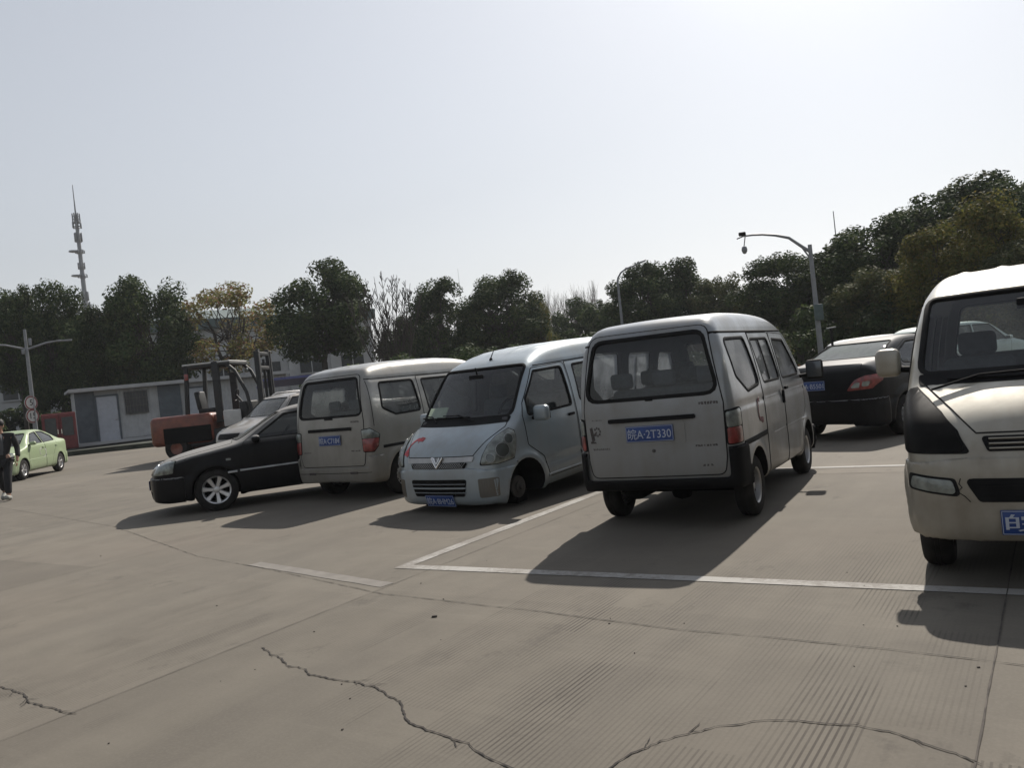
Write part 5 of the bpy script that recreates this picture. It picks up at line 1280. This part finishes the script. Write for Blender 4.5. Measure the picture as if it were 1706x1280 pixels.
hedge('undergrowth', [gp(-150, 700, 58), gp(60, 650, 60), gp(240, 650, 60)], 3.2, 2.5, 14000, .34, L_dark, kind='stuff', seed=12)
hedge('undergrowth', [gp(640, 620, 62), gp(900, 600, 62), gp(1250, 560, 58), gp(1560, 540, 50), gp(1850, 520, 46)], 4.2, 2.5, 52000, .34, L_dark, kind='stuff', seed=2)
hedge('undergrowth', [gp(520, 620, 40), gp(800, 590, 39), gp(1000, 580, 38), gp(1250, 560, 36), gp(1560, 540, 33), gp(1850, 520, 31)], 2.2, 1.2, 42000, .20, L_dark, kind='stuff', seed=3)
hedge('shrub', [gp(1318, 600, 24.5), gp(1372, 596, 23.5)], 1.0, .4, 4500, .09, L_red, 'red leaved shrub at the foot of the camera pole behind the black saloon', 'shrub', seed=5)
hedge('shrub', [gp(1240, 600, 26), gp(1310, 600, 25)], 1.2, .5, 3500, .09, L_mid, 'low green shrub hidden behind the centre microvan', 'shrub', seed=6)

# ------------------------------------------------------------------ far structures
M_wall = mat('render_wall', (.38, .385, .39), .85, var=.10, scale=1.2)
M_roofg = mat('roof_green_grey', (.07, .10, .10), .7, var=.2)
M_glassw = mat('window_dark', (.03, .035, .04), .2, var=.3)
M_pole = mat('galvanised_pole', (.20, .21, .22), .5, .4, var=.15)
M_corr = mat('sheet_wall', (.36, .365, .37), .7, var=.12, scale=3)
M_corrd = mat('sheet_shade_and_frame', (.075, .09, .105), .7, var=.2, scale=3)  # wall sheet with shade in its colour; door frames share it
M_door = mat('door_pale', (.36, .38, .42), .6, var=.08)
M_redc = mat('red_cabinet', (.13, .018, .02), .6, var=.25, scale=10)
def frame_at(px, py, dist, rz_extra=0.):
    q = at(px, py, dist); az = math.atan2(q.x, q.y); return Vector((q.x, q.y, 0)), -az + rz_extra      # local x to the right, local y away from the camera
def warehouse():
    o, rz = frame_at(335, 640, 78, R(6)); top = at(330, 533, 78).z
    r = empty('warehouse', o, rz, 'long pale warehouse with grey green roof behind the left trees', 'building')
    W2 = 16.; MB().box((0, 8, top / 2 - .4), (2 * W2, 16, top - .8)).build('wall', M_wall, r)
    rf = MB().box((0, 8, top - .45), (2 * W2 + 1.2, 17, .9)).add([Vector(v) for v in ((-W2 - .6, -.5, top), (W2 + .6, -.5, top), (W2 + .6, 8, top + 1.7), (-W2 - .6, 8, top + 1.7), (-W2 - .6, 16.5, top), (W2 + .6, 16.5, top))], [(0, 1, 2, 3), (3, 2, 5, 4), (0, 3, 4), (1, 5, 2)]).build('roof', M_roofg, r)
    for k in range(8):
        w_ = MB().box((-14 + k * 4, -.02, 4.6), (2.2, .10, 1.3)).build('window', M_glassw, r); MB().box((-14 + k * 4, -.09, 4.6), (.08, .05, 1.3)).box((-14 + k * 4, -.09, 5.3), (2.4, .06, .1)).box((-14 + k * 4, -.09, 3.9), (2.4, .12, .1)).build('window_frame', M_wall, w_)
    mb = MB()
    for k in range(9): mb.box((-16 + k * 4, -.12, top / 2 - .5), (.35, .2, top - 1.0))
    mb.build('pilaster', M_wall, r)
warehouse()
def site_cabin():
    SCL = 1.13; zb = .30; o, rz = frame_at(158, 700, 47, R(4)); H = (at(158, 645, 47).z - .1 - zb) / SCL; o.z = zb
    r = empty('site_cabin', o, rz, 'grey sheet metal site cabin with two pale doors and one barred window', 'cabin'); r.scale = (SCL,) * 3
    def corr(mb, x0, x1, y, z0, z1, pitch=.16, d=.025, mi=0):
        n = int((x1 - x0) / pitch * 2); V = []
        for i in range(n + 1):
            x = x0 + (x1 - x0) * i / n; yy = y - (d if i % 2 else 0)
            V += [(x, yy, z0), (x, yy, z1)]
        mb.add(V, [(2 * i, 2 * i + 2, 2 * i + 3, 2 * i + 1) for i in range(n)], mi)
    mb = MB(); mb.box((4.1, 1.75, H / 2), (9.6, 3.3, H - .1)); corr(mb, 1.02, 2.75, .06, .15, H - .12); corr(mb, 3.75, 8.9, .06, .15, H - .12); mb.build('wall', M_corr, r, 30)
    for xa, xb, yy in ((-.72, .08, .055), (2.75, 3.75, -.02)): mb = MB(); corr(mb, xa, xb, yy, .15, H - .12, .2); mb.build('shaded_panel', M_corrd, r, 30)  # end wall shade and recess shadow put into darker wall sheeting
    MB().box((4.1, 1.6, H), (10.1, 4.0, .10)).box((4.1, -.37, H - .02), (10.1, .05, .16)).build('roof', M_corr, r)
    MB().box((4.1, -.2, .06), (10, 1.0, .12)).build('plinth', M_wall, r)
    for x in (.56, 4.45):
        d = MB().rbox((x, .0, 1.12), (.86, .06, 2.05), .02, n=1).build('door', M_door, r, 40); MB().box((x - .46, -.01, 1.12), (.06, .09, 2.1)).box((x + .46, -.01, 1.12), (.06, .09, 2.1)).box((x, -.01, 2.19), (.98, .09, .06)).build('door_frame', M_corrd, d); MB().rbox((x + .34, -.05, 1.05), (.12, .04, .03), .01).build('door_handle', MT['chrome'], d)
    w_ = MB().box((1.80, .0, 1.75), (.98, .07, 1.05)).build('window', M_glassw, r)
    mb = MB()
    for k in range(7): mb.box((1.38 + k * .14, -.06, 1.75), (.018, .018, 1.05))
    for z in (1.25, 1.6, 1.95, 2.26): mb.box((1.80, -.075, z), (1.0, .02, .025))
    mb.build('window_bars', MT['darksteel'], w_)
    r2 = empty('fire_cabinet', frame_at(100, 720, 45)[0], frame_at(100, 720, 45)[1], 'dark red equipment cabinet standing left of the grey site cabin', 'cabinet'); r2.scale = (1.12,) * 3; r2.location.z = .24
    MB().rbox((0, .3, .85), (1.3, .5, 1.6), .02, n=1).build('cabinet_box', M_redc, r2, 30)
    for sx in (-1, 1):
        d = MB().rbox((sx * .32, .03, .85), (.60, .04, 1.48), .01, n=1).build('door', M_redc, r2, 30); MB().box((sx * .32, .0, 1.05), (.42, .03, .8)).build('door_pane', M_glassw, d); MB().box((sx * .07, -.02, .85), (.03, .03, .2)).build('door_handle', MT['chrome'], d)
site_cabin()
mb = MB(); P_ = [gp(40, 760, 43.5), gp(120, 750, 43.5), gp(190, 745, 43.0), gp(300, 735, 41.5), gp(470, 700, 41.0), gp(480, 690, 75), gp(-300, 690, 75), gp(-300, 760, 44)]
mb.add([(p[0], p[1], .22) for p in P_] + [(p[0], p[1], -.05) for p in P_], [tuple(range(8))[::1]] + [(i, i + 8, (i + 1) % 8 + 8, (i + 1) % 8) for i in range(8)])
tag(mb.build('shade_apron', mat('shade_apron_dark', (.028, .032, .022), .95, var=.5, scale=1.5)), kind='structure')  # raised dark slab in place of the shadow before the cabin
def canopy_blue():
    o, rz = frame_at(500, 640, 36, R(8)); z1 = at(470, 632, 36).z - .1
    r = empty('sheet_shelter', o, rz, 'low blue sheet roofed shelter behind the parked cars left of the beige van', 'shelter')
    MB().box((1.0, 1, z1), (5.2, 2.4, .10), Euler((R(-6), 0, 0)).to_matrix()).build('roof', mat('blue_sheet', (.07, .08, .20), .6), r)
    for x in (-1.4, 3.4):
        for y in (.1, 1.9): MB().tube([(x, y, 0), (x, y, z1 - .05)], .05, 8).build('post', M_pole, r, 60)
canopy_blue()
def telecom_tower():
    b = at(141, 490, 150); t_ = at(124, 357, 150); top = at(118, 308, 150).z; Hh = t_.z
    r = empty('telecom_tower', (b.x, b.y, 0), -math.atan2(b.x, b.y), 'tall grey telecom monopole with clusters of antennas above the left trees', 'tower')
    MB().tube([(0, 0, 0), (0, 0, Hh * .5), (0, 0, Hh)], [.55, .42, .26], 14).build('mast', M_pole, r, 60)
    MB().tube([(0, 0, Hh), (0, 0, Hh + 2), (0, 0, top)], [.14, .09, .05], 8).build('lightning_rod', M_pole, r, 60)
    for k, (z, kind) in enumerate(((Hh - .6, 0), (Hh - 1.8, 1), (Hh - 3.8, 0), (Hh - 6.2, 2), (Hh - 8.5, 1), (Hh - 10.2, 2), (Hh - 13.5, 0), (Hh - 15.2, 0))):
        mb = MB()
        if kind == 2: mb.lathe([(.0, .25), (.65, .2), (.7, 0), (.3, -.1), (0, -.1)], 16, 'z', (-.95, -.2, z))
        for a in range(6):
            an = a * math.pi / 3 + k * .4; rr = .52 + .12 * (k % 2); x, y = rr * math.cos(an), rr * math.sin(an); hh = (1.5, 1.0, .5)[kind]
            mb.rbox((x, y, z), (.2, .2, hh), .03, n=1); mb.tube([(0, 0, z - .2), (x, y, z - .2)], .05, 5); mb.tube([(0, 0, z + .3), (x, y, z + .3)], .04, 5)
        mb.lathe([(.45, -.05), (.5, 0), (.45, .05)], 18, 'z', (0, 0, z - hh * .5)); mb.build('antenna_cluster', M_pole, r, 50)
telecom_tower()
def mast(px, ytop, ymid, dist, label, r0=.18):
    b = at(px, ymid, dist); top = at(px - 10, ytop, dist).z
    r = empty('antenna_mast', (b.x, b.y, 0), 0, label, 'mast'); MB().tube([(0, 0, 0), (0, 0, top * .72)], [r0 * 1.4, r0], 8).build('pole', M_pole, r, 60); MB().tube([(0, 0, top * .72), (0, 0, top)], [r0 * .5, r0 * .35], 6).build('whip', M_pole, r, 60)
mast(1397, 352, 437, 90, 'thin two stage antenna mast above the trees right of the camera pole', .13)
mast(766, 448, 480, 140, 'faint hair thin mast between two evergreens above the beige van', .06)
def street_lamp_left():
    b = at(60, 720, 40); top = at(43, 549, 40).z; r = empty('street_lamp', (b.x, b.y, 0), -math.atan2(b.x, b.y), 'grey street lamp with two spread arms and round signs near the left edge', 'street lamp')
    MB().tube([(0, 0, 0), (0, 0, top)], [.10, .055], 12).tube([(0, 0, 0), (0, 0, .5)], [.14, .13], 12).build('pole', M_pole, r, 60)
    for s in (-1, 1):
        a = MB().tube([(0, 0, top - .85), (s * .75, 0, top - .62), (s * 1.3, 0, top - .55)], [.045, .04, .03], 8).build('arm', M_pole, r, 60); MB().rbox((s * 1.45, 0, top - .57), (.55, .16, .07), .03).build('lamp_head', M_pole, a, 50)
    MB().rbox((.15, -.1, top - .55), (.12, .1, .3), .02).rbox((-.14, -.1, top - .95), (.12, .1, .2), .02).build('bracket', M_pole, r, 50)
    for z, tx in ((at(57, 671, 40).z, '5'), (at(60, 693, 40).z, '15')):
        s_ = empty('speed_sign', Vector((b.x, b.y, z)) + Vector((-.0, -.13, 0)), r.rotation_euler[2], 'round speed limit sign reading %s on the left lamp post, %s of two' % (tx, 'upper' if tx == '5' else 'lower'), 'sign', 'speed signs on the lamp post'); s_.rotation_euler[2] += R(38)
        MB().lathe([(0, -.02), (.30, -.02), (.30, .01), (0, .01)], 32, 'y').build('sign_plate', MT['white'], s_, 40)
        MB().lathe([(.235, -.026), (.29, -.026), (.29, -.019), (.235, -.019), (.235, -.026)], 32, 'y').build('sign_ring', M_redc, s_, 40)
        fm = font_mesh(tx, .36, .002); o = finish('sign_number', fm, MT['black'], s_); o.rotation_euler = (R(90), 0, 0); o.location = (0, -.025, 0)
street_lamp_left()
def lamp_curved():
    b = at(1037, 545, 43); top = at(1030, 470, 43).z; r = empty('street_lamp', (b.x, b.y, 0), -math.atan2(b.x, b.y), 'slender grey lamp pole with curved arm behind the centre microvan roof', 'street lamp')
    P = [(0, 0, 0), (0, 0, top)] + [(.9 * (1 - math.cos(a)), 0, top + .72 * math.sin(a)) for a in (.3, .7, 1.1, 1.5)]
    MB().tube([P[0], P[1]], [.10, .06], 10).build('pole', M_pole, r, 60); a = MB().tube(P[1:] + [(1.1, 0, top + .82)], [.055, .05, .045, .04, .04, .035], 8).build('arm', M_pole, r, 60)
    MB().rbox((1.3, 0, top + .88), (.5, .2, .07), .03, Euler((0, R(-14), 0)).to_matrix()).build('lamp_head', M_pole, a, 50)
lamp_curved()
def camera_pole():
    D = 27.; b = at(1368, 590, D); top = at(1347, 408, D).z; r = empty('camera_pole', (b.x, b.y, 0), -math.atan2(b.x, b.y), 'grey surveillance pole with long arched arm and hanging dome camera', 'camera pole')
    MB().tube([(0, 0, 0), (0, 0, top)], [.095, .062], 14).lathe([(.2, 0), (.2, .03), (0, .03)], 16, 'z').build('pole', M_pole, r, 60)
    ex = -105 / FPX * D * .93; ez = .62
    pts = [(0, 0, top - .22), (ex * .12, 0, top - .02)] + [(ex * t, 0, top - .02 + (ez - .02) * (1 - (1 - t) ** 2.2)) for t in (.3, .5, .7, .85, 1)]
    a = MB().tube(pts, [.055, .05, .045, .04, .035, .032, .03], 10).tube([(ex * .02, 0, top - .4), (ex * .12, 0, top - .04)], .03, 6).build('arm', M_pole, r, 60)
    tip = Vector(pts[-1]); c = MB().tube([tip + Vector((.06, 0, -.03)), tip + Vector((.0, 0, -.32))], .018, 6).lathe([(0, .1), (.07, .08), (.09, 0), (.085, -.06), (.05, -.13), (0, -.15)], 16, 'z', tip + Vector((.0, 0, -.42))).build('dome_camera', M_pole, r, 60)
    MB().rbox(tuple(tip + Vector((-.02, 0, .07))), (.22, .12, .12), .03).tube([tip + Vector((-.2, 0, -.06)), tip + Vector((.1, 0, .02))], .02, 6).build('camera_bracket', MT['black'], a, 50)
    z = at(1370, 520, D).z; MB().rbox((.06, -.16, z), (.26, .20, .50), .03).build('control_box', M_roofg, r, 50)
    o2 = at(1387, 575, 24); r2 = empty('antenna_mast', (o2.x, o2.y, 0), 0, 'short dark post with small flat cross bar beside the camera pole foot', 'post'); zt = at(1385, 547, 24).z
    MB().tube([(0, 0, 0), (0, 0, zt)], .035, 8).build('pole', MT['black'], r2, 60); MB().tube([(-.12, 0, zt), (.14, 0, zt + .02)], .02, 6).build('cross_bar', M_pole, r2, 60)
camera_pole()

def forklift():
    g_ = gnd(300, 768); o = Vector((-9.2, 26.0, 0)); az = math.atan2(o.x, o.y)
    r = empty('forklift', o, -az + R(-24), 'large orange red forklift truck with overhead guard, facing right behind the black saloon', 'forklift')
    M_or = mat('forklift_orange', (.14, .032, .014), .5, coat=.3, var=.3, scale=5); M_bl = mat('forklift_black', (.010, .011, .012), .6, var=.3)
    # local x forward (right), y left (away)
    mb = MB(); mb.rbox((-1.05, 0, .93), (2.0, 1.75, .92), .16, n=5); mb.rbox((-1.0, 0, .55), (1.5, 1.3, .4), .10, n=3); mb.build('counterweight', M_or, r, 45)
    for sy in (-1, 1): MB().rbox((-.85, sy * .86, .78), (1.5, .06, .50), .028).build('side_cavity', MT['under'], r, 45)
    MB().rbox((-2.04, 0, .78), (.06, 1.2, .5), .028).build('rear_cavity', MT['under'], r, 45)
    mb = MB(); mb.rbox((-.1, 0, 1.20), (1.6, 1.35, .22), .08); mb.build('engine_cover', M_or, r, 45)
    mb = MB(); mb.rbox((.3, 0, .62), (2.3, 1.55, .5), .06); mb.build('chassis', M_bl, r, 45)
    for x, y, s in ((-1.25, .72, .38), (-1.25, -.72, .38), (1.15, .80, .48), (1.15, -.80, .48)):
        w_ = empty('wheel', (0, 0, 0)); w_.parent = r; w_.location = (x, y, s)
        MB().lathe([(s * .5, -.14), (s * .9, -.16), (s, -.1), (s, .1), (s * .9, .16), (s * .5, .14)], 28, 'y').build('tyre', MT['tyre'], w_, 40); MB().lathe([(0, -.10), (s * .5, -.13), (s * .5, .13), (0, .10)], 20, 'y').build('rim', M_or, w_, 40)
    mb = MB(); top = 2.85
    mb.rbox((-.85, -.62, 2.05), (.12, .10, 1.75), .02, Euler((0, R(4), 0)).to_matrix()); mb.rbox((-.85, .62, 2.05), (.12, .10, 1.75), .02, Euler((0, R(4), 0)).to_matrix())
    for y in (-.62, .62): mb.tube([(1.15, y, 1.15), (1.02, y, 1.9), (.72, y, 2.6), (.50, y, top - .03)], .055, 8)
    for y in (-.62, .62): mb.rbox((-.15, y, top), (1.5, .10, .09), .02); mb.rbox((.12, y, 2.0), (.22, .12, 1.9), .03)
    for x in (-.88, .55): mb.rbox((x, 0, top), (.10, 1.3, .09), .02)
    mb.build('overhead_guard', M_bl, r, 45)
    MB().rbox((-.15, 0, top + .07), (1.5, 1.35, .05), .02).build('guard_roof', MT['white'], r, 45)
    mb = MB(); mb.rbox((-.45, 0, 1.45), (.55, .55, .16), .05); mb.rbox((-.72, 0, 1.78), (.14, .52, .6), .05, Euler((0, R(-8), 0)).to_matrix()); mb.build('seat', M_bl, r, 45)
    c = Vector((.38, .1, 1.85)); mb = MB(); mb.tube([c + Vector((.10 * math.sin(a) * .5, .18 * math.cos(a), .18 * math.sin(a))) for a in [k * math.pi / 8 for k in range(17)]], .016, 6, cap=False); mb.tube([c, c + Vector((.35, 0, -.5))], .03, 6); mb.build('steering_wheel', M_bl, r, 50)
    mb = MB(); mb.rbox((.85, 0, 1.35), (.25, 1.2, .55), .05); mb.build('dashboard', M_bl, r, 45)
    mb = MB(); mt_ = 3.05
    for y in (-.48, .48): mb.rbox((1.40, y, mt_ / 2 + .1), (.16, .10, mt_), .02); mb.rbox((1.40, y * .78, mt_ / 2 + .2), (.12, .07, mt_ - .1), .02)
    for z in (.5, 1.6, 2.6, mt_): mb.rbox((1.40, 0, z), (.10, .95, .12), .02)
    for y in (-.2, .2): mb.tube([(1.33, y, .4), (1.33, y, 2.9)], .045, 8)
    mb.build('mast', M_bl, r, 45)
    mb = MB()
    for z in (.35, .85): mb.rbox((1.56, 0, z), (.06, 1.3, .10), .02)
    for y in (-.35, .35): mb.rbox((1.63, y, .45), (.06, .14, .8), .02); mb.rbox((2.23, y, .08), (1.15, .14, .05), .02)
    mb.build('fork_carriage', M_bl, r, 45)
    for y in (-.55, .55): MB().rbox((.62, y, 2.62), (.10, .16, .14), .03).build('work_light', MT['clear_lens'], r, 50)
    MB().rbox((-.78, -.70, 2.55), (.12, .06, .2), .02).build('rear_lamp', MT['red_lens'], r, 50)
    MB().rbox((.55, -.74, 1.15), (.55, .06, .5), .03).build('side_panel', MT['white'], r, 45)
    r.scale = (1.02, 1.02, 1.0)
forklift()

# ------------------------------------------------------------------ cars
van_centre(); van_left(); van_blue(); van_right(); saloon_left(); saloon_right(); taxi()
def people_carrier(name, label, pose, pm, res=.045, H=1.65, L=4.4, rails=True, rwin=True, cat='car', gl=None):
    side = [(-L / 2 + .05, .28), (-L / 2, .5), (-L / 2, .9), (-L / 2 + .10, 1.15), (-L / 2 + .32, H - .14), (-L / 2 + .6, H - .03), (-.6, H), (0, H), (.35, H - .04), (.62, H - .12), (1.25, 1.12), (1.42, 1.06), (L / 2 - .35, .94), (L / 2 - .10, .80), (L / 2, .60), (L / 2 + .01, .38), (L / 2 - .10, .24)]
    sp = saloon_spec(side, L, 1.74, H, belt=1.0, fx=L / 2 - .85, rx=-L / 2 + .8, rr=.35, roofw=.62); sp['cabin'] = (-L / 2 + .2, 1.1, .66, .05)
    c = Car(name, label, cat, pose, sp, {'paint': pm}, res=res)
    g = dict(ws=[(-.66, 1.16), (.66, 1.16), (.57, H - .13), (-.57, H - .13)], rw=[(-.60, 1.14), (.60, 1.14), (.53, H - .18), (-.53, H - .18)], belt=1.0, mir=(.92, 1.10), sgm=MT['glass_dark'],
             side=[[(.98, 1.07), (.48, H - .14), (-.10, H - .12), (-.12, 1.05)], [(-.20, 1.05), (-.18, H - .12), (-.88, H - .12), (-.95, 1.06)], [(-1.03, 1.07), (-.96, H - .13), (-L / 2 + .5, H - .17), (-L / 2 + .34, 1.10)]])
    g['doors'] = [([(-.16, H - .08), (-.16, .27), (.90, .27), (.98, .60), (1.06, 1.04), (.50, H - .10)], [g['side'][0]]), ([(-.98, H - .08), (-1.0, .7), (-.75, .27), (-.18, .27), (-.18, H - .08)], [g['side'][1]])]
    saloon(c, pm, g, gl=gl or MT['glass_dusty'])
    for sy in (1, -1):
        P = [(-1.02 - (L - 4.4) * .35, .72), (-1.0 - (L - 4.4) * .35, .84), (-.84, .93), (-.62, .98), (-.66, .80)]
        if sy < 0: P = [(-a, b) for a, b in P]
        h = c.patch('headlight', rounded(P, .03), diag(45 * sy), .006, MT['clear_lens'], step=.05, bulge=.01)
        c.patch('tail_lamp', rounded([(sy * .60, .85), (sy * .62, 1.10), (sy * .80, 1.12), (sy * .82, .85)], .03), 'B', .008, MT['red_lens'], step=.05)
        if rails:
            mb = MB(); Q, G = c.hit('T', [(.25, sy * .56), (.1, sy * .56), (-.5, sy * .57), (-1.2, sy * .56), (-1.35, sy * .56)]); off = [0, .05, .055, .05, 0]; mb.tube([Vector(q) + Vector((0, 0, o_)) for q, o_ in zip(Q, off)], .018, 8); mb.build('roof_rail', MT['steel'], c.root, 60)
    c.patch('grille', rounded([(-.42, .66), (.42, .66), (.46, .80), (-.46, .80)], .03), 'F', .008, MT['black'], step=.06); c.patch('lower_grille', rounded([(-.5, .34), (.5, .34), (.46, .48), (-.46, .48)], .03), 'F', .010, MT['black'], step=.06)
    c.wheels([L / 2 - .85, -L / 2 + .8], 1.48, .32, 'alloy', .19)
    return c
people_carrier('people_carrier', 'dusty pale people carrier with roof rails, facing forward behind the black saloon windscreen', (-6.1, 22.6, 218), P_dusty, .04, 1.72)
people_carrier('people_carrier', 'bluish silver people carrier, only its curved roof showing behind the dusty one', (-5.6, 28.2, 222), paint('paint_lilac_silver', (.27, .28, .34), amount=.2), .06, 2.25, 5.0, False)
people_carrier('parked_car', 'white car whose roof shows above the red leaved shrub', (12.2, 26.5, 70), P_white, .06, 1.55, 4.4, False)
people_carrier('parked_car', 'pale green tinted car roof showing between camera pole and black saloon', (13.2, 24.0, 75), paint('paint_pale', (.5, .56, .52), amount=.2), .06, 1.68, 4.3, False)

# ------------------------------------------------------------------ the walking man
def walking_man():
    g0 = gnd(17, 833); to = Vector((-g0.x, -g0.y, 0)).normalized(); az = math.atan2(to.y, to.x)
    r = empty('person', (g0.x, g0.y, 0), az - R(16), 'person in dark open jacket, grey shirt and white soled shoes walking at the left edge', 'person')
    off = Vector((0.02, -.05, 0))     # local x forward (towards the camera), y to the person's left
    def skin(name, verts, edges, mt, sub=2, root=0):
        me = bpy.data.meshes.new(name); me.from_pydata([Vector(v[:3]) + off for v in verts], edges, []); o = bpy.data.objects.new(name, me); COL.objects.link(o)
        m_ = o.modifiers.new('s', 'SKIN'); m_.use_smooth_shade = True
        for i, v in enumerate(verts):
            q = me.skin_vertices[0].data[i]; q.radius = (v[3], v[4] if len(v) > 4 else v[3]); q.use_root = (i == root)
        o.modifiers.new('u', 'SUBSURF').levels = sub
        dg = bpy.context.evaluated_depsgraph_get(); nm = bpy.data.meshes.new_from_object(o.evaluated_get(dg)); bpy.data.objects.remove(o); bpy.data.meshes.remove(me)
        nm.materials.clear(); return finish(name, nm, mt, r, None, 180)
    Mj = mat('jacket_black', (.008, .008, .009), .85, var=.3); Mt = mat('trousers_dark', (.010, .010, .012), .9, var=.3); Msh = mat('shirt_grey', (.07, .075, .08), .9); Msk = mat('skin', (.30, .17, .115), .6, var=.1); Mh = mat('hair', (.008, .007, .006), .7)
    # body: head, neck, hands in one continuous surface
    V = [(0, 0, .94, .11, .08), (0, 0, 1.16, .09, .07), (0, 0, 1.34, .11, .07), (0, 0, 1.44, .06, .06), (.01, 0, 1.50, .055, .055), (.02, 0, 1.575, .078, .072), (.02, 0, 1.655, .078, .085),
         (0, .18, 1.38, .04), (-.05, .27, 1.12, .035), (.06, .30, .90, .032), (.10, .30, .80, .030, .02),
         (0, -.18, 1.38, .04), (.02, -.27, 1.12, .035), (-.08, -.28, .90, .032), (-.10, -.28, .80, .030, .02),
         (.01, .10, .86, .095), (.16, .10, .49, .062), (.22, .10, .10, .042), (.30, .10, .06, .035),
         (-.01, -.10, .86, .095), (-.02, -.10, .48, .062), (-.26, -.10, .16, .042), (-.22, -.10, .06, .035)]
    E = [(0, 1), (1, 2), (2, 3), (3, 4), (4, 5), (5, 6), (2, 7), (7, 8), (8, 9), (9, 10), (2, 11), (11, 12), (12, 13), (13, 14), (0, 15), (15, 16), (16, 17), (17, 18), (0, 19), (19, 20), (20, 21), (21, 22)]
    b = skin('body', V, E, Msk)
    for sy, hx, hz in ((1, .10, .80), (-1, -.10, .80)):
        mb = MB()
        for k in range(4): mb.tube([(hx + (k - 1.5) * .019, sy * .29, hz - .02), (hx + (k - 1.5) * .021 + .004, sy * .285, hz - .065), (hx + (k - 1.5) * .021 + .01, sy * .27, hz - .095 + .008 * abs(k - 1.3))], [.0095, .009, .007], 6)
        mb.tube([(hx + .03, sy * .28, hz + .02), (hx + .05, sy * .265, hz - .02), (hx + .05, sy * .255, hz - .05)], [.011, .010, .008], 6); mb.V = [v + off for v in mb.V]; mb.build('fingers', Msk, b, 60)
    skin('shirt', [(.035, 0, .95, .14, .10), (.035, 0, 1.16, .13, .095), (.03, 0, 1.36, .15, .095), (.01, 0, 1.435, .075, .065)], [(0, 1), (1, 2), (2, 3)], Msh)
    J = [(-.015, 0, .80, .185, .15), (-.015, 0, 1.12, .175, .135), (-.01, 0, 1.36, .19, .125), (-.02, 0, 1.455, .085, .07), (-.01, .225, 1.385, .075), (-.05, .285, 1.12, .062), (.05, .31, .90, .052), (-.01, -.225, 1.385, .075), (.02, -.285, 1.12, .062), (-.08, -.30, .90, .052)]
    skin('jacket', J, [(0, 1), (1, 2), (2, 3), (2, 4), (4, 5), (5, 6), (2, 7), (7, 8), (8, 9)], Mj, root=1)
    MB().rbox((.125 + off.x, off.y, 1.18), (.09, .12, .40), .02, Euler((0, R(2), 0)).to_matrix()).build('shirt_front', Msh, r, 60)
    T = [(0, 0, .90, .155, .13), (.01, .10, .82, .105), (.15, .10, .49, .082), (.21, .10, .13, .070), (-.01, -.10, .82, .105), (-.02, -.10, .48, .082), (-.24, -.10, .20, .070)]
    skin('trousers', T, [(0, 1), (1, 2), (2, 3), (0, 4), (4, 5), (5, 6)], Mt)
    for x, y, z, a in ((.26, .10, .05, 8), (-.20, -.10, .08, -28)):
        mb = MB(); rt = Euler((0, R(-a) if a > 0 else R(-a), 0)).to_matrix(); mb.rbox((x + off.x, y + off.y, z + .02), (.28, .10, .10), .045, rt, n=4); mb.build('shoe', mat('shoe_pale', (.22, .22, .20), .7), r, 60)
    mb = MB(); mb.lathe([(0, .11), (.06, .098), (.092, .06), (.100, .0), (.094, -.035), (.07, -.05), (0, .0)], 20, 'z', (.005 + off.x, off.y, 1.655)); mb.build('hair', Mh, r, 60)
    f = MB()
    for sy in (-1, 1): f.lathe([(0, .006), (.010, .003), (.011, -.01)], 10, 'x', (.095 + off.x, off.y + sy * .031, 1.615), 1); f.rbox((.094 + off.x, off.y + sy * .031, 1.640), (.012, .036, .007), .003, mi=1); f.rbox((.01 + off.x, off.y + sy * .085, 1.60), (.035, .018, .06), .008)
    f.tube([(.098 + off.x, off.y, 1.625), (.116 + off.x, off.y, 1.585), (.104 + off.x, off.y, 1.578)], [.006, .013, .008], 8); f.rbox((.098 + off.x, off.y, 1.548), (.012, .045, .009), .004, mi=2)
    f.build('face', [Msk, Mh, mat('lips', (.22, .09, .07), .6)], r, 60)
walking_man()

# ------------------------------------------------------------------ haze
def haze():
    m = bpy.data.materials.new('haze'); m.use_nodes = True; t = m.node_tree; t.nodes.clear(); out = N(t, 'ShaderNodeOutputMaterial'); v = N(t, 'ShaderNodeVolumePrincipled')
    v.inputs['Color'].default_value = (.92, .96, 1.0, 1); v.inputs['Density'].default_value = .00035; v.inputs['Anisotropy'].default_value = .2; t.links.new(v.outputs[0], out.inputs['Volume'])
    return tag(MB().box((0, 420, 24.5), (2000, 2400, 51)).build('haze', m), kind='stuff')
haze()
